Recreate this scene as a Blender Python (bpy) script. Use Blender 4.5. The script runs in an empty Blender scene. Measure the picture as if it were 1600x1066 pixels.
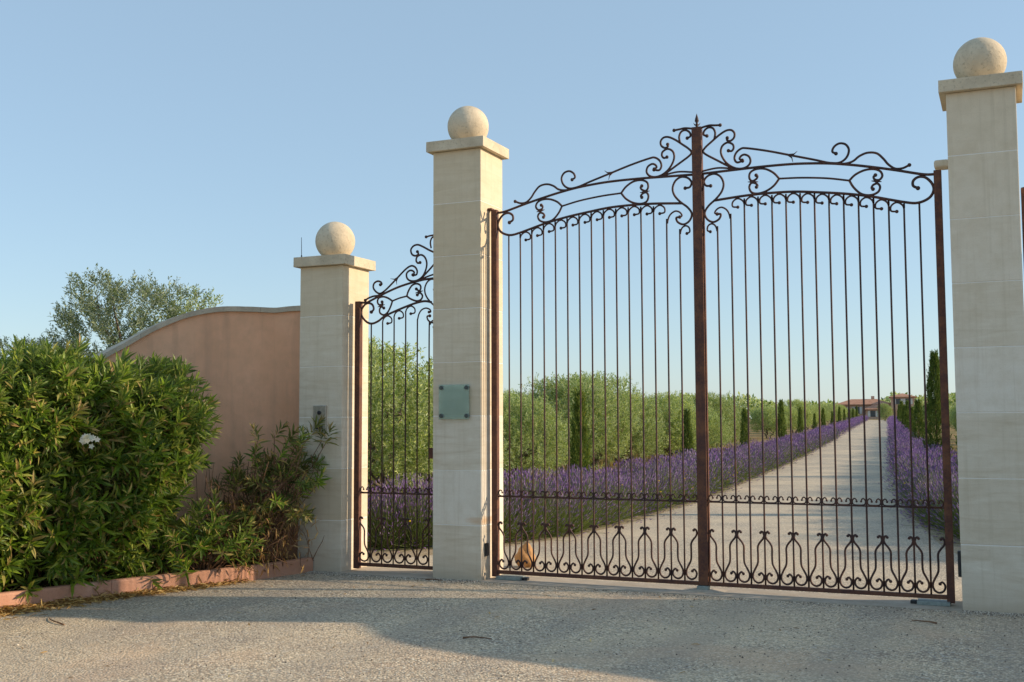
import bpy, bmesh, math, random
import numpy as np
from mathutils import Vector, Matrix

random.seed(7)
rng = np.random.default_rng(7)
scene = bpy.context.scene
col = scene.collection
PI = math.pi

# ------------------------------------------------------------------ camera
# metres; X runs along the gates to the right, Y into the property, Z up,
# Y = 0 is the front face of the pillars, X = 0 the middle of the carriage gate
F_PX, YAW, PITCH, ROLL = 1738.4, -0.4213, 0.0732, -0.0037
CAM = Vector((2.694, -10.270, 1.600))
fw = Vector((math.sin(YAW)*math.cos(PITCH), math.cos(YAW)*math.cos(PITCH), math.sin(PITCH)))
r0 = Vector((math.cos(YAW), -math.sin(YAW), 0)); u0 = r0.cross(fw)
rt = r0*math.cos(ROLL) + u0*math.sin(ROLL); up = -r0*math.sin(ROLL) + u0*math.cos(ROLL)
cam_data = bpy.data.cameras.new('camera'); cam = bpy.data.objects.new('camera', cam_data); col.objects.link(cam)
m3 = Matrix((rt, up, -fw)).transposed()
cam.matrix_world = Matrix.Translation(CAM) @ m3.to_4x4()
cam_data.sensor_width = 36.0; cam_data.lens = F_PX/1600*36.0
cam_data.clip_start = 0.05; cam_data.clip_end = 6000
scene.camera = cam

# ------------------------------------------------------------------ light
SUN_AZ, SUN_EL = math.radians(20.5), math.radians(21.0)      # azimuth from +X towards +Y
sun_dir = Vector((math.cos(SUN_AZ)*math.cos(SUN_EL), math.sin(SUN_AZ)*math.cos(SUN_EL), math.sin(SUN_EL)))
world = bpy.data.worlds.new('World'); scene.world = world; world.use_nodes = True
wn = world.node_tree.nodes; wl = world.node_tree.links; wn.clear()
sky = wn.new('ShaderNodeTexSky'); sky.sky_type = 'NISHITA'; sky.sun_disc = False
sky.sun_elevation = SUN_EL; sky.sun_rotation = PI/2 - SUN_AZ
sky.altitude = 0; sky.air_density = 1.0; sky.dust_density = 0.45; sky.ozone_density = 2.2
bg = wn.new('ShaderNodeBackground'); bg.inputs['Strength'].default_value = 0.103
wo = wn.new('ShaderNodeOutputWorld')
hz = wn.new('ShaderNodeMix'); hz.data_type = 'RGBA'; hz.inputs[0].default_value = .6       # thin even summer haze over the whole sky
hz.inputs[7].default_value = (1.95, 2.68, 3.28, 1)
wl.new(sky.outputs[0], hz.inputs[6]); wl.new(hz.outputs[2], bg.inputs[0]); wl.new(bg.outputs[0], wo.inputs[0])
sl = bpy.data.lights.new('sun', 'SUN'); sl.energy = 2.55; sl.angle = math.radians(0.6); sl.color = (1.0, 0.80, 0.57)
sun = bpy.data.objects.new('sun', sl); col.objects.link(sun)
sun.rotation_euler = (-sun_dir).to_track_quat('-Z', 'Y').to_euler(); sun.location = (20, 8, 12)
vs = scene.view_settings
vs.view_transform = 'Standard'; vs.look = 'None'; vs.exposure = 1.05; vs.gamma = 1.0; vs.use_curve_mapping = False
scene.render.engine = 'CYCLES'
scene.cycles.max_bounces = 7; scene.cycles.transparent_max_bounces = 8
scene.cycles.use_denoising = True

# ------------------------------------------------------------------ helpers: things
def tag(o, label=None, cat=None, group=None, kind=None):
    if label: o['label'] = label
    if cat: o['category'] = cat
    if group: o['group'] = group
    if kind: o['kind'] = kind
    return o
def empty(name, loc=(0, 0, 0), rz=0.0):
    o = bpy.data.objects.new(name, None); col.objects.link(o)
    o.location = loc; o.rotation_euler = (0, 0, rz); o.empty_display_size = 0.1
    return o
def link(name, me, parent=None, loc=(0, 0, 0), rot=(0, 0, 0), scale=(1, 1, 1)):
    o = bpy.data.objects.new(name, me); col.objects.link(o)
    o.location = loc; o.rotation_euler = rot; o.scale = scale
    if parent: o.parent = parent
    return o
def copy_tree(o, parent=None):
    c = o.copy(); col.objects.link(c); c.parent = parent
    for ch in list(o.children): copy_tree(ch, c)
    return c

# ------------------------------------------------------------------ helpers: meshes
class MB:
    """collects vertices and faces, then becomes one mesh"""
    def __init__(s): s.v = []; s.f3 = []; s.f4 = []; s.n = 0
    def add(s, V, f3=None, f4=None):
        V = np.asarray(V, float).reshape(-1, 3); s.v.append(V)
        if f3 is not None and len(f3): s.f3.append(np.asarray(f3, int).reshape(-1, 3) + s.n)
        if f4 is not None and len(f4): s.f4.append(np.asarray(f4, int).reshape(-1, 4) + s.n)
        s.n += len(V); return s
    def arrays(s):
        V = np.concatenate(s.v) if s.v else np.zeros((0, 3))
        t = np.concatenate(s.f3) if s.f3 else np.zeros((0, 3), int)
        q = np.concatenate(s.f4) if s.f4 else np.zeros((0, 4), int)
        return V, t, q
    def mesh(s, name, mats, smooth=False, mat_index=None):
        V, t, q = s.arrays()
        me = bpy.data.meshes.new(name)
        me.vertices.add(len(V)); me.vertices.foreach_set('co', V.astype(np.float32).ravel())
        nl = len(t)*3 + len(q)*4; me.loops.add(nl)
        me.loops.foreach_set('vertex_index', np.concatenate([t.ravel(), q.ravel()]).astype(np.int32))
        me.polygons.add(len(t) + len(q))
        st = np.concatenate([np.arange(len(t))*3, len(t)*3 + np.arange(len(q))*4]).astype(np.int32)
        me.polygons.foreach_set('loop_start', st)
        if mat_index is not None: me.polygons.foreach_set('material_index', np.asarray(mat_index, np.int32))
        me.polygons.foreach_set('use_smooth', np.full(len(t) + len(q), smooth))
        for m in (mats if isinstance(mats, (list, tuple)) else [mats]): me.materials.append(m)
        me.update(calc_edges=True); me.validate()
        return me
    def tube(s, pts, r, sides=6, caps=True):
        P = np.asarray(pts, float); n = len(P)
        R = np.full(n, r) if np.isscalar(r) else np.asarray(r, float)
        T = np.gradient(P, axis=0); T /= np.linalg.norm(T, axis=1)[:, None] + 1e-12
        ref = np.array([0., 1., 0.]) if abs(T[0, 1]) < .9 else np.array([1., 0, 0])
        A = np.zeros_like(P)
        a = ref - T[0]*(ref@T[0]); a /= np.linalg.norm(a)
        for i in range(n):
            a = a - T[i]*(a@T[i]); a /= np.linalg.norm(a) + 1e-12; A[i] = a
        B = np.cross(T, A)
        an = np.arange(sides)*2*PI/sides + PI/sides
        V = P[:, None, :] + R[:, None, None]*(np.cos(an)[None, :, None]*A[:, None, :] + np.sin(an)[None, :, None]*B[:, None, :])
        i = np.arange(n - 1)[:, None]*sides; j = np.arange(sides)[None, :]; k = (j + 1) % sides
        q = np.stack([i + j, i + k, i + sides + k, i + sides + j], -1).reshape(-1, 4)
        V = V.reshape(-1, 3); f3 = []
        if caps:
            V = np.concatenate([V, P[:1], P[-1:]]); c0 = n*sides; c1 = c0 + 1
            for x in range(sides):
                y = (x + 1) % sides
                f3.append((c0, y, x)); f3.append((c1, (n - 1)*sides + x, (n - 1)*sides + y))
        return s.add(V, f3, q)
    def ball(s, c, r, seg=8, rings=6, sc=(1, 1, 1)):
        th = np.linspace(0, PI, rings + 1)[1:-1]; ph = np.arange(seg)*2*PI/seg
        V = np.stack([np.sin(th)[:, None]*np.cos(ph), np.sin(th)[:, None]*np.sin(ph), np.cos(th)[:, None]*np.ones(seg)], -1).reshape(-1, 3)
        V = np.concatenate([V, [[0, 0, 1], [0, 0, -1]]])*r*np.array(sc) + np.array(c)
        f3 = []; f4 = []; nr = rings - 1
        for j in range(seg):
            k = (j + 1) % seg
            f3.append((nr*seg, j, k)); f3.append((nr*seg + 1, (nr - 1)*seg + k, (nr - 1)*seg + j))
            for i in range(nr - 1): f4.append((i*seg + j, (i + 1)*seg + j, (i + 1)*seg + k, i*seg + k))
        return s.add(V, f3, f4)
    def box(s, x0, x1, y0, y1, z0, z1):
        V = [(x0, y0, z0), (x1, y0, z0), (x1, y1, z0), (x0, y1, z0), (x0, y0, z1), (x1, y0, z1), (x1, y1, z1), (x0, y1, z1)]
        return s.add(V, None, [(0, 3, 2, 1), (4, 5, 6, 7), (0, 1, 5, 4), (1, 2, 6, 5), (2, 3, 7, 6), (3, 0, 4, 7)])

def bevel_box_mesh(name, dims, mat, bev=0.006, seg=2, jitter=0.0, origin='base'):
    bm = bmesh.new(); bmesh.ops.create_cube(bm, size=1.0)
    dz = dims[2]/2 if origin == 'base' else 0
    for v in bm.verts: v.co = Vector((v.co.x*dims[0], v.co.y*dims[1], v.co.z*dims[2] + dz))
    bmesh.ops.bevel(bm, geom=bm.edges[:], offset=bev, segments=seg, affect='EDGES', profile=0.6)
    if jitter:
        for v in bm.verts: v.co += Vector((random.uniform(-jitter, jitter), random.uniform(-jitter, jitter), random.uniform(-jitter, jitter)))
    me = bpy.data.meshes.new(name); bm.to_mesh(me); bm.free(); me.materials.append(mat)
    return me
def catmull(pts, per=6):
    P = np.asarray(pts, float); n = len(P)
    Q = np.concatenate([[2*P[0] - P[1]], P, [2*P[-1] - P[-2]]]); out = []
    for i in range(n - 1):
        p0, p1, p2, p3 = Q[i:i + 4]
        for t in np.arange(per)/per:
            out.append(.5*((2*p1) + (-p0 + p2)*t + (2*p0 - 5*p1 + 4*p2 - p3)*t*t + (-p0 + 3*p1 - 3*p2 + p3)*t**3))
    out.append(P[-1]); return np.array(out)

# ------------------------------------------------------------------ helpers: materials
class NT:
    def __init__(s, name):
        s.m = bpy.data.materials.new(name); s.m.use_nodes = True; s.t = s.m.node_tree
        s.n = s.t.nodes; s.l = s.t.links; s.n.clear()
        s.out = s.n.new('ShaderNodeOutputMaterial'); s.b = s.n.new('ShaderNodeBsdfPrincipled')
        s.l.new(s.b.outputs[0], s.out.inputs[0])
        s.tc = s.n.new('ShaderNodeTexCoord')
    def coord(s, which='Object', scale=(1, 1, 1), rot=(0, 0, 0)):
        mp = s.n.new('ShaderNodeMapping'); mp.inputs['Scale'].default_value = scale; mp.inputs['Rotation'].default_value = rot
        if which == 'World':
            g = s.n.new('ShaderNodeNewGeometry'); s.l.new(g.outputs['Position'], mp.inputs[0])
        else: s.l.new(s.tc.outputs[which], mp.inputs[0])
        return mp.outputs[0]
    def noise(s, vec, scale, detail=4, rough=.55, dist=0.0):
        n = s.n.new('ShaderNodeTexNoise'); n.inputs['Scale'].default_value = scale; n.inputs['Detail'].default_value = detail
        n.inputs['Roughness'].default_value = rough; n.inputs['Distortion'].default_value = dist
        s.l.new(vec, n.inputs['Vector']); return n.outputs['Fac']
    def voronoi(s, vec, scale, out='Color', feature='F1'):
        n = s.n.new('ShaderNodeTexVoronoi'); n.inputs['Scale'].default_value = scale; n.feature = feature
        s.l.new(vec, n.inputs['Vector']); return n.outputs[out]
    def ramp(s, fac, stops, interp='LINEAR'):
        n = s.n.new('ShaderNodeValToRGB'); e = n.color_ramp.elements; n.color_ramp.interpolation = interp
        while len(e) > 1: e.remove(e[-1])
        for i, (p, c) in enumerate(stops):
            if not isinstance(c, (tuple, list)): c = (c, c, c)
            k = e[0] if i == 0 else e.new(p)
            k.position = p; k.color = (*c, 1)
        s.l.new(fac, n.inputs[0]); return n.outputs[0]
    def mix(s, fac, a, b, mode='MIX'):
        n = s.n.new('ShaderNodeMix'); n.data_type = 'RGBA'; n.blend_type = mode
        for sock, v in ((n.inputs[0], fac), (n.inputs[6], a), (n.inputs[7], b)):
            if isinstance(v, (int, float)): sock.default_value = v
            elif isinstance(v, (tuple, list)): sock.default_value = (*v, 1)
            else: s.l.new(v, sock)
        return n.outputs[2]
    def math(s, op, a, b=0.0):
        n = s.n.new('ShaderNodeMath'); n.operation = op
        for sock, v in ((n.inputs[0], a), (n.inputs[1], b)):
            if isinstance(v, (int, float)): sock.default_value = v
            else: s.l.new(v, sock)
        return n.outputs[0]
    def rand(s):
        n = s.n.new('ShaderNodeObjectInfo'); return n.outputs['Random']
    def island(s):
        n = s.n.new('ShaderNodeNewGeometry'); return n.outputs['Random Per Island']
    def sep(s, vec, axis):
        n = s.n.new('ShaderNodeSeparateXYZ'); s.l.new(vec, n.inputs[0]); return n.outputs[axis]
    def base(s, c, rough=.8, metal=0.0, spec=None):
        if isinstance(c, (tuple, list)): s.b.inputs['Base Color'].default_value = (*c, 1)
        else: s.l.new(c, s.b.inputs['Base Color'])
        if isinstance(rough, (int, float)): s.b.inputs['Roughness'].default_value = rough
        else: s.l.new(rough, s.b.inputs['Roughness'])
        s.b.inputs['Metallic'].default_value = metal
        if spec is not None: s.b.inputs['Specular IOR Level'].default_value = spec
        return s
    def bump(s, h, dist=.01, strength=1.0):
        n = s.n.new('ShaderNodeBump'); n.inputs['Distance'].default_value = dist; n.inputs['Strength'].default_value = strength
        s.l.new(h, n.inputs['Height']); s.l.new(n.outputs[0], s.b.inputs['Normal']); return s

def leaf_material(name, stops, trans=0.25, rough=.5, under=None, spec=.35, tone=True, patch=None):
    """two-sided leaf: colour varies leaf by leaf, some light comes through"""
    t = NT(name); c = t.ramp(t.island(), stops)
    if tone: c = t.mix(1.0, c, t.ramp(t.rand(), [(0, (.72, .76, .66)), (.5, (1.0, 1.0, 1.0)), (1, (1.22, 1.16, 1.05))]), 'MULTIPLY')
    if patch: c = t.mix(t.math('MULTIPLY', t.ramp(t.noise(t.coord('World'), patch[1], 4, .6), [(.45, 0.0), (.62, 1.0)]), patch[2]), c, patch[0])
    if under:
        g = t.n.new('ShaderNodeNewGeometry'); c = t.mix(g.outputs['Backfacing'], c, under)
    t.base(c, rough, 0, spec)
    tr = t.n.new('ShaderNodeBsdfTranslucent')
    br = t.mix(1.0, c, (1.25, 1.25, .75), 'MULTIPLY'); t.l.new(br, tr.inputs['Color'])
    mx = t.n.new('ShaderNodeMixShader'); mx.inputs[0].default_value = trans
    t.l.new(t.b.outputs[0], mx.inputs[1]); t.l.new(tr.outputs[0], mx.inputs[2]); t.l.new(mx.outputs[0], t.out.inputs[0])
    return t.m

def m_limestone():
    t = NT('limestone'); o = t.coord('World'); r = t.rand()
    n1 = t.noise(t.coord('World', (1.1, 1.1, 9)), 1.7, 6, .65, .8)
    n2 = t.noise(o, 5.5, 6, .65); n3 = t.noise(o, 160, 3, .6)
    c = t.ramp(n1, [(.28, (.60, .50, .36)), (.45, (.71, .62, .485)), (.6, (.76, .68, .55)), (.75, (.83, .76, .63))])
    c = t.mix(t.ramp(r, [(0, .75), (.45, .15), (1, 0.0)]), c, (.86, .80, .70))
    c = t.mix(t.ramp(r, [(.55, 0.0), (1, .45)]), c, (.62, .50, .34))
    hz_ = t.ramp(t.math('ADD', t.math('MULTIPLY', t.sep(o, 2), .2), t.math('MULTIPLY', n2, .25)), [(.45, 0.0), (.95, 1.0)])
    c = t.mix(t.math('MULTIPLY', hz_, .5), c, (.70, .555, .35))
    c = t.mix(t.math('MULTIPLY', t.ramp(n2, [(.45, 0.0), (.75, 1.0)]), .35), c, (.52, .42, .28))
    sk = t.noise(t.coord('World', (14, 14, .5)), 1.4, 5, .65, .2)
    c = t.mix(t.math('MULTIPLY', t.ramp(sk, [(.52, 0.0), (.70, 1.0)]), .28), c, (.50, .41, .28))
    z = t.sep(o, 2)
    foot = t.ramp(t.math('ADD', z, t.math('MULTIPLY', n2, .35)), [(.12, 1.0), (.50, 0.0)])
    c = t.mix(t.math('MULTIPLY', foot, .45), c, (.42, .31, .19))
    q_ = t.n.new('ShaderNodeVectorMath'); q_.operation = 'DISTANCE'; t.l.new(t.coord('World', (3.2, 2.2, 11)), q_.inputs[0]); q_.inputs[1].default_value = (-2.30*3.2, .12*2.2, .60*11)
    rs = t.ramp(t.math('ADD', q_.outputs['Value'], t.math('MULTIPLY', n1, .9)), [(.62, 1.0), (1.25, 0.0)])
    c = t.mix(t.math('MULTIPLY', rs, .6), c, (.62, .33, .11))
    pit = t.ramp(t.voronoi(o, 55, 'Distance'), [(.06, 0.0), (.16, 1.0)])
    pitm = t.math('MULTIPLY', t.math('SUBTRACT', 1.0, pit), t.ramp(t.noise(o, 9, 3), [(.52, 0.0), (.62, 1.0)]))
    c = t.mix(t.math('MULTIPLY', pitm, .45), c, (.27, .22, .16))
    c = t.mix(t.math('MULTIPLY', t.ramp(n3, [(.35, 1.0), (.5, 0.0)]), .12), c, (.3, .25, .19))
    h = t.math('ADD', t.math('MULTIPLY', n3, .35), t.math('MULTIPLY', n2, .8))
    h = t.math('SUBTRACT', h, t.math('MULTIPLY', pitm, .5))
    return t.base(c, .88, 0, .25).bump(h, .004, .7).m
def m_capstone():
    t = NT('weathered_capstone'); o = t.coord('World')
    n1 = t.noise(o, 3.2, 6, .65, .3); n2 = t.noise(o, 38, 4, .6); g = t.n.new('ShaderNodeNewGeometry')
    c = t.ramp(n1, [(.3, (.52, .44, .32)), (.55, (.66, .56, .41)), (.75, (.72, .63, .48))])
    c = t.mix(t.math('MULTIPLY', t.ramp(n2, [(.56, 0.0), (.68, 1.0)]), .5), c, (.30, .25, .18))
    c = t.mix(t.math('MULTIPLY', t.ramp(t.noise(o, 2.1, 5, .7, .6), [(.5, 0.0), (.68, 1.0)]), .45), c, (.36, .30, .21))
    c = t.mix(t.math('MULTIPLY', t.ramp(t.voronoi(o, 42, 'Distance'), [(.10, 1.0), (.2, 0.0)]), .35), c, (.26, .21, .15))
    return t.base(c, .9, 0, .2).bump(t.math('ADD', n2, t.math('MULTIPLY', n1, .6)), .006, .8).m
def m_mortar():
    t = NT('pale_mortar'); n = t.noise(t.coord('World'), 60, 4)
    return t.base(t.ramp(n, [(.3, (.80, .76, .69)), (.7, (.88, .84, .77))]), .95, 0, .1).bump(n, .003).m
def m_render():
    t = NT('pink_lime_render'); o = t.coord('World')
    n1 = t.noise(o, .9, 5, .6, .3); n2 = t.noise(o, 7, 5, .6); n3 = t.noise(o, 130, 3, .65)
    c = t.ramp(n1, [(.3, (.76, .42, .25)), (.5, (.84, .47, .29)), (.75, (.88, .53, .34))])
    c = t.mix(t.math('MULTIPLY', t.ramp(n2, [(.42, 0.0), (.72, 1.0)]), .5), c, (.64, .37, .23))
    st = t.noise(t.coord('World', (5, 5, .45)), 1.5, 4)
    c = t.mix(t.math('MULTIPLY', t.ramp(st, [(.5, 0.0), (.7, 1.0)]), .4), c, (.52, .31, .21))
    return t.base(c, .93, 0, .15).bump(t.math('ADD', t.math('MULTIPLY', n3, .6), t.math('MULTIPLY', n2, 1.2)), .005, .75).m
def m_coping():
    t = NT('grey_coping_concrete'); o = t.coord('World'); n1 = t.noise(o, 5, 6, .65); n2 = t.noise(o, 70, 4, .6)
    c = t.ramp(n1, [(.3, (.40, .34, .26)), (.6, (.56, .48, .37)), (.8, (.64, .56, .44))])
    c = t.mix(t.math('MULTIPLY', t.rand(), .25), c, (.42, .36, .28))
    c = t.mix(t.math('MULTIPLY', t.ramp(n2, [(.55, 0.0), (.7, 1.0)]), .4), c, (.27, .23, .18))
    return t.base(c, .93, 0, .15).bump(t.math('ADD', n1, n2), .006, .7).m
def m_kerb():
    t = NT('terracotta_kerb'); o = t.coord('World'); n1 = t.noise(o, 4, 5, .6); n2 = t.noise(o, 60, 4, .6)
    c = t.ramp(n1, [(.3, (.47, .235, .15)), (.6, (.56, .31, .215)), (.8, (.60, .37, .28))])
    c = t.mix(t.math('MULTIPLY', t.rand(), .3), c, (.53, .26, .15))
    c = t.mix(t.math('MULTIPLY', t.ramp(n2, [(.52, 0.0), (.7, 1.0)]), .35), c, (.33, .18, .12))
    return t.base(c, .9, 0, .2).bump(t.math('ADD', n1, n2), .005, .7).m
def m_forecourt():
    t = NT('chip_seal_asphalt'); o = t.coord('World')
    n1 = t.noise(o, .38, 5, .55, .5); n2 = t.noise(o, 2.1, 5, .6); n3 = t.noise(o, 30, 3, .6)
    v = t.voronoi(o, 62, 'Color'); d = t.voronoi(o, 62, 'Distance'); vr = t.sep(v, 0); vg = t.sep(v, 1)
    stone = t.ramp(vr, [(.0, (.16, .135, .11)), (.2, (.40, .34, .26)), (.5, (.74, .59, .41)), (.8, (.91, .75, .52)), (1.0, (.98, .90, .71))])
    stone = t.mix(t.math('MULTIPLY', t.ramp(vg, [(.72, 0.0), (.85, 1.0)]), .6), stone, (.36, .235, .14))
    big = t.voronoi(o, 31, 'Color'); bs = t.sep(big, 0)
    stone = t.mix(t.ramp(bs, [(.955, 0.0), (.965, .75)]), stone, (.55, .51, .45))
    c = t.mix(t.ramp(d, [(.38, 0.0), (.75, .75)]), stone, (.22, .185, .145))
    dust = t.ramp(t.math('ADD', t.math('MULTIPLY', n1, .65), t.math('MULTIPLY', n2, .35)), [(.42, 0.0), (.62, 1.0)])
    c = t.mix(t.math('MULTIPLY', dust, .5), c, (.82, .64, .41))
    c = t.mix(t.math('MULTIPLY', t.ramp(n3, [(.5, 0.0), (.7, 1.0)]), .25), c, (.36, .30, .235))
    patch = t.ramp(t.noise(o, .85, 4, .6, .8), [(.42, 0.0), (.50, .35), (.66, 1.0)])
    c = t.mix(t.math('MULTIPLY', patch, .38), c, (.40, .315, .235))
    redp = t.ramp(t.noise(t.coord('World', (1, 1, 1), (0, 0, 1.1)), .55, 4, .6, .4), [(.52, 0.0), (.66, 1.0)])
    c = t.mix(t.math('MULTIPLY', redp, .42), c, (.66, .44, .28))
    wd_ = t.n.new('ShaderNodeTexWave'); wd_.inputs['Scale'].default_value = .30; wd_.inputs['Distortion'].default_value = 1.2; wd_.inputs['Detail'].default_value = 2
    t.l.new(t.coord('World', (1, .10, 1), (0, 0, .1)), wd_.inputs['Vector'])
    c = t.mix(t.math('MULTIPLY', t.ramp(wd_.outputs['Fac'], [(.62, 0.0), (.9, 1.0)]), .22), c, (.30, .265, .225))
    spot = t.ramp(t.voronoi(o, 2.3, 'Distance'), [(.05, 1.0), (.11, 0.0)])
    c = t.mix(t.math('MULTIPLY', t.math('MULTIPLY', spot, t.ramp(n2, [(.5, 0.0), (.6, 1.0)])), .45), c, (.20, .175, .15))
    h = t.math('SUBTRACT', t.math('MULTIPLY', n3, .5), d)
    return t.base(c, .92, 0, .25).bump(h, .006, .9).m
def m_drive():
    t = NT('driveway_gravel_asphalt'); o = t.coord('World')
    n1 = t.noise(o, .5, 5, .6, .4); n2 = t.noise(o, 3, 5, .6); v = t.voronoi(o, 62, 'Color'); d = t.voronoi(o, 62, 'Distance')
    c = t.ramp(t.sep(v, 0), [(0, (.32, .27, .20)), (.5, (.56, .475, .36)), (1, (.76, .66, .51))])
    c = t.mix(t.ramp(d, [(.4, 0.0), (.7, .8)]), c, (.22, .20, .17))
    c = t.mix(t.math('MULTIPLY', t.ramp(n1, [(.4, 0.0), (.65, 1.0)]), .55), c, (.74, .60, .41))
    c = t.mix(t.math('MULTIPLY', t.ramp(n2, [(.5, 0.0), (.75, 1.0)]), .35), c, (.52, .43, .32))
    return t.base(c, .93, 0, .2).bump(t.math('ADD', n2, d), .006, .6).m
def m_earth():
    t = NT('dry_orchard_earth'); o = t.coord('World')
    n1 = t.noise(o, .22, 6, .6, .5); n2 = t.noise(o, 1.7, 6, .65); n3 = t.noise(o, 22, 5, .7)
    c = t.ramp(n2, [(.3, (.22, .135, .06)), (.5, (.33, .215, .10)), (.7, (.42, .31, .16))])
    c = t.mix(t.ramp(n1, [(.42, 0.0), (.66, .75)]), c, (.13, .15, .045))
    c = t.mix(t.math('MULTIPLY', n3, .35), c, (.16, .105, .055))
    return t.base(c, .95, 0, .1).bump(t.math('ADD', n3, n2), .04, .7).m
def m_verge():
    t = NT('sandy_verge_gravel'); o = t.coord('World'); n2 = t.noise(o, 2.2, 5); v = t.voronoi(o, 55, 'Color')
    c = t.ramp(t.sep(v, 0), [(0, (.24, .19, .13)), (.5, (.42, .34, .235)), (1, (.56, .47, .34))])
    c = t.mix(t.ramp(n2, [(.45, 0.0), (.7, .5)]), c, (.36, .26, .13))
    return t.base(c, .95, 0, .15).bump(t.sep(v, 1), .008, .6).m
def m_soil():
    t = NT('bed_soil'); o = t.coord('World'); n = t.noise(o, 9, 6, .7)
    return t.base(t.ramp(n, [(.3, (.07, .043, .026)), (.6, (.15, .095, .055)), (.8, (.24, .16, .09))]), .97, 0, .1).bump(n, .05, .9).m
def m_concrete():
    t = NT('threshold_concrete'); o = t.coord('World'); n = t.noise(o, 3, 6, .65); n2 = t.noise(o, 90, 3)
    c = t.ramp(n, [(.3, (.38, .32, .245)), (.6, (.50, .435, .35)), (.8, (.56, .50, .41))])
    c = t.mix(t.math('MULTIPLY', t.ramp(n2, [(.5, 0.0), (.7, 1.0)]), .3), c, (.26, .22, .17))
    return t.base(c, .92, 0, .2).bump(n2, .003).m
def m_iron(name, a, b, amt):
    t = NT(name); o = t.coord('World'); n1 = t.noise(o, 6, 6, .65, .3); n2 = t.noise(o, 55, 4, .65)
    c = t.ramp(n2, [(.3, a), (.7, tuple(x*1.5 for x in a))])
    k = t.ramp(t.math('ADD', t.math('MULTIPLY', n1, .7), t.math('MULTIPLY', n2, .3)), [(.44, 0.0), (.62, amt)])
    c = t.mix(k, c, b)
    return t.base(c, t.ramp(n2, [(.3, .5), (.7, .75)]), 0.0, .4).bump(n2, .0015, .6).m
def m_plain(name, c, rough=.6, metal=0.0, var=.25, scale=20):
    t = NT(name); n = t.noise(t.coord('World'), scale, 5, .6)
    lo = tuple(x*(1 - var) for x in c); hi = tuple(min(1, x*(1 + var)) for x in c)
    return t.base(t.ramp(n, [(.3, lo), (.7, hi)]), rough, metal).bump(n, .002, .4).m
def m_glass():
    t = NT('green_plaque_glass'); n = t.noise(t.coord('World'), 8, 4)
    t.base(t.ramp(n, [(.3, (.62, .80, .72)), (.7, (.68, .86, .78))]), .12)
    t.b.inputs['Transmission Weight'].default_value = .8; t.b.inputs['IOR'].default_value = 1.45
    return t.m
def m_bark(name, lo, hi):
    t = NT(name); o = t.coord('Object', (1, 1, .35)); n = t.noise(o, 18, 6, .7, .5)
    return t.base(t.ramp(n, [(.3, lo), (.7, hi)]), .95, 0, .15).bump(n, .02, .9).m
def m_tiles():
    t = NT('terracotta_roof_tiles'); o = t.coord('World'); n = t.noise(o, .9, 6, .7); v = t.voronoi(o, 3.2, 'Color')
    c = t.ramp(n, [(.3, (.34, .15, .085)), (.6, (.46, .23, .14)), (.8, (.52, .30, .20))])
    c = t.mix(.35, c, t.ramp(t.sep(v, 0), [(0, (.28, .13, .08)), (1, (.56, .33, .22))]))
    return t.base(c, .9).m

LIME = m_limestone(); CAPST = m_capstone(); MORTAR = m_mortar(); RENDER = m_render(); COPING = m_coping(); KERB = m_kerb()
FORECOURT = m_forecourt(); DRIVE = m_drive(); EARTH = m_earth(); VERGE = m_verge(); SOIL = m_soil(); CONC = m_concrete()
IRON = m_iron('rusted_wrought_iron', (.036, .018, .017), (.135, .050, .027), .8)
STILE = m_iron('rusted_gate_stile', (.070, .026, .018), (.19, .075, .034), .9)
STEEL = m_plain('brushed_steel', (.50, .45, .38), .38, .6, .2, 40)
BLACK = m_plain('black_plastic', (.018, .018, .02), .5)
GALV = m_plain('galvanised_plate', (.27, .31, .29), .6, .3, .25, 25)
GLASS = m_glass(); DARKSTEEL = m_plain('dark_stud_steel', (.09, .10, .10), .35, .8)
BARK_OLIVE = m_bark('olive_bark', (.10, .078, .055), (.24, .20, .15))
BARK_DARK = m_bark('twig_bark', (.12, .062, .036), (.29, .165, .095))

# ------------------------------------------------------------------ the lie of the land
RA = math.radians(-5.55)
RD = np.array([math.sin(RA), math.cos(RA)]); RN = np.array([math.cos(RA), -math.sin(RA)]); C2 = np.array([2.694, -10.27])
def W(lat, t): return C2 + RN*lat + RD*t                     # drive frame: metres right of / along the drive's right-hand edge line
def TZ(t):                                                   # the drive climbs gently towards the villa
    t = np.asarray(t, float); x = np.clip(t - 45, 0, 215)
    return np.where(x < 12, x*x/24*.0105*2*.5, (x - 6)*.0105)
def strip(name, lefts, rights, ts, dz, mat):
    """a sheet along the drive between two edges given as (t, lat) tables"""
    L = np.interp(ts, *zip(*lefts)); R = np.interp(ts, *zip(*rights)); V = []
    for t, a, b in zip(ts, L, R):
        for k in range(5):
            p = W(a + (b - a)*k/4, t); V.append((p[0], p[1], float(TZ(t)) + dz))
    q = [(i*5 + k, i*5 + k + 1, i*5 + k + 6, i*5 + k + 5) for i in range(len(ts) - 1) for k in range(4)]
    return tag(link(name, MB().add(V, None, q).mesh(name, mat)), kind='structure')

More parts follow.
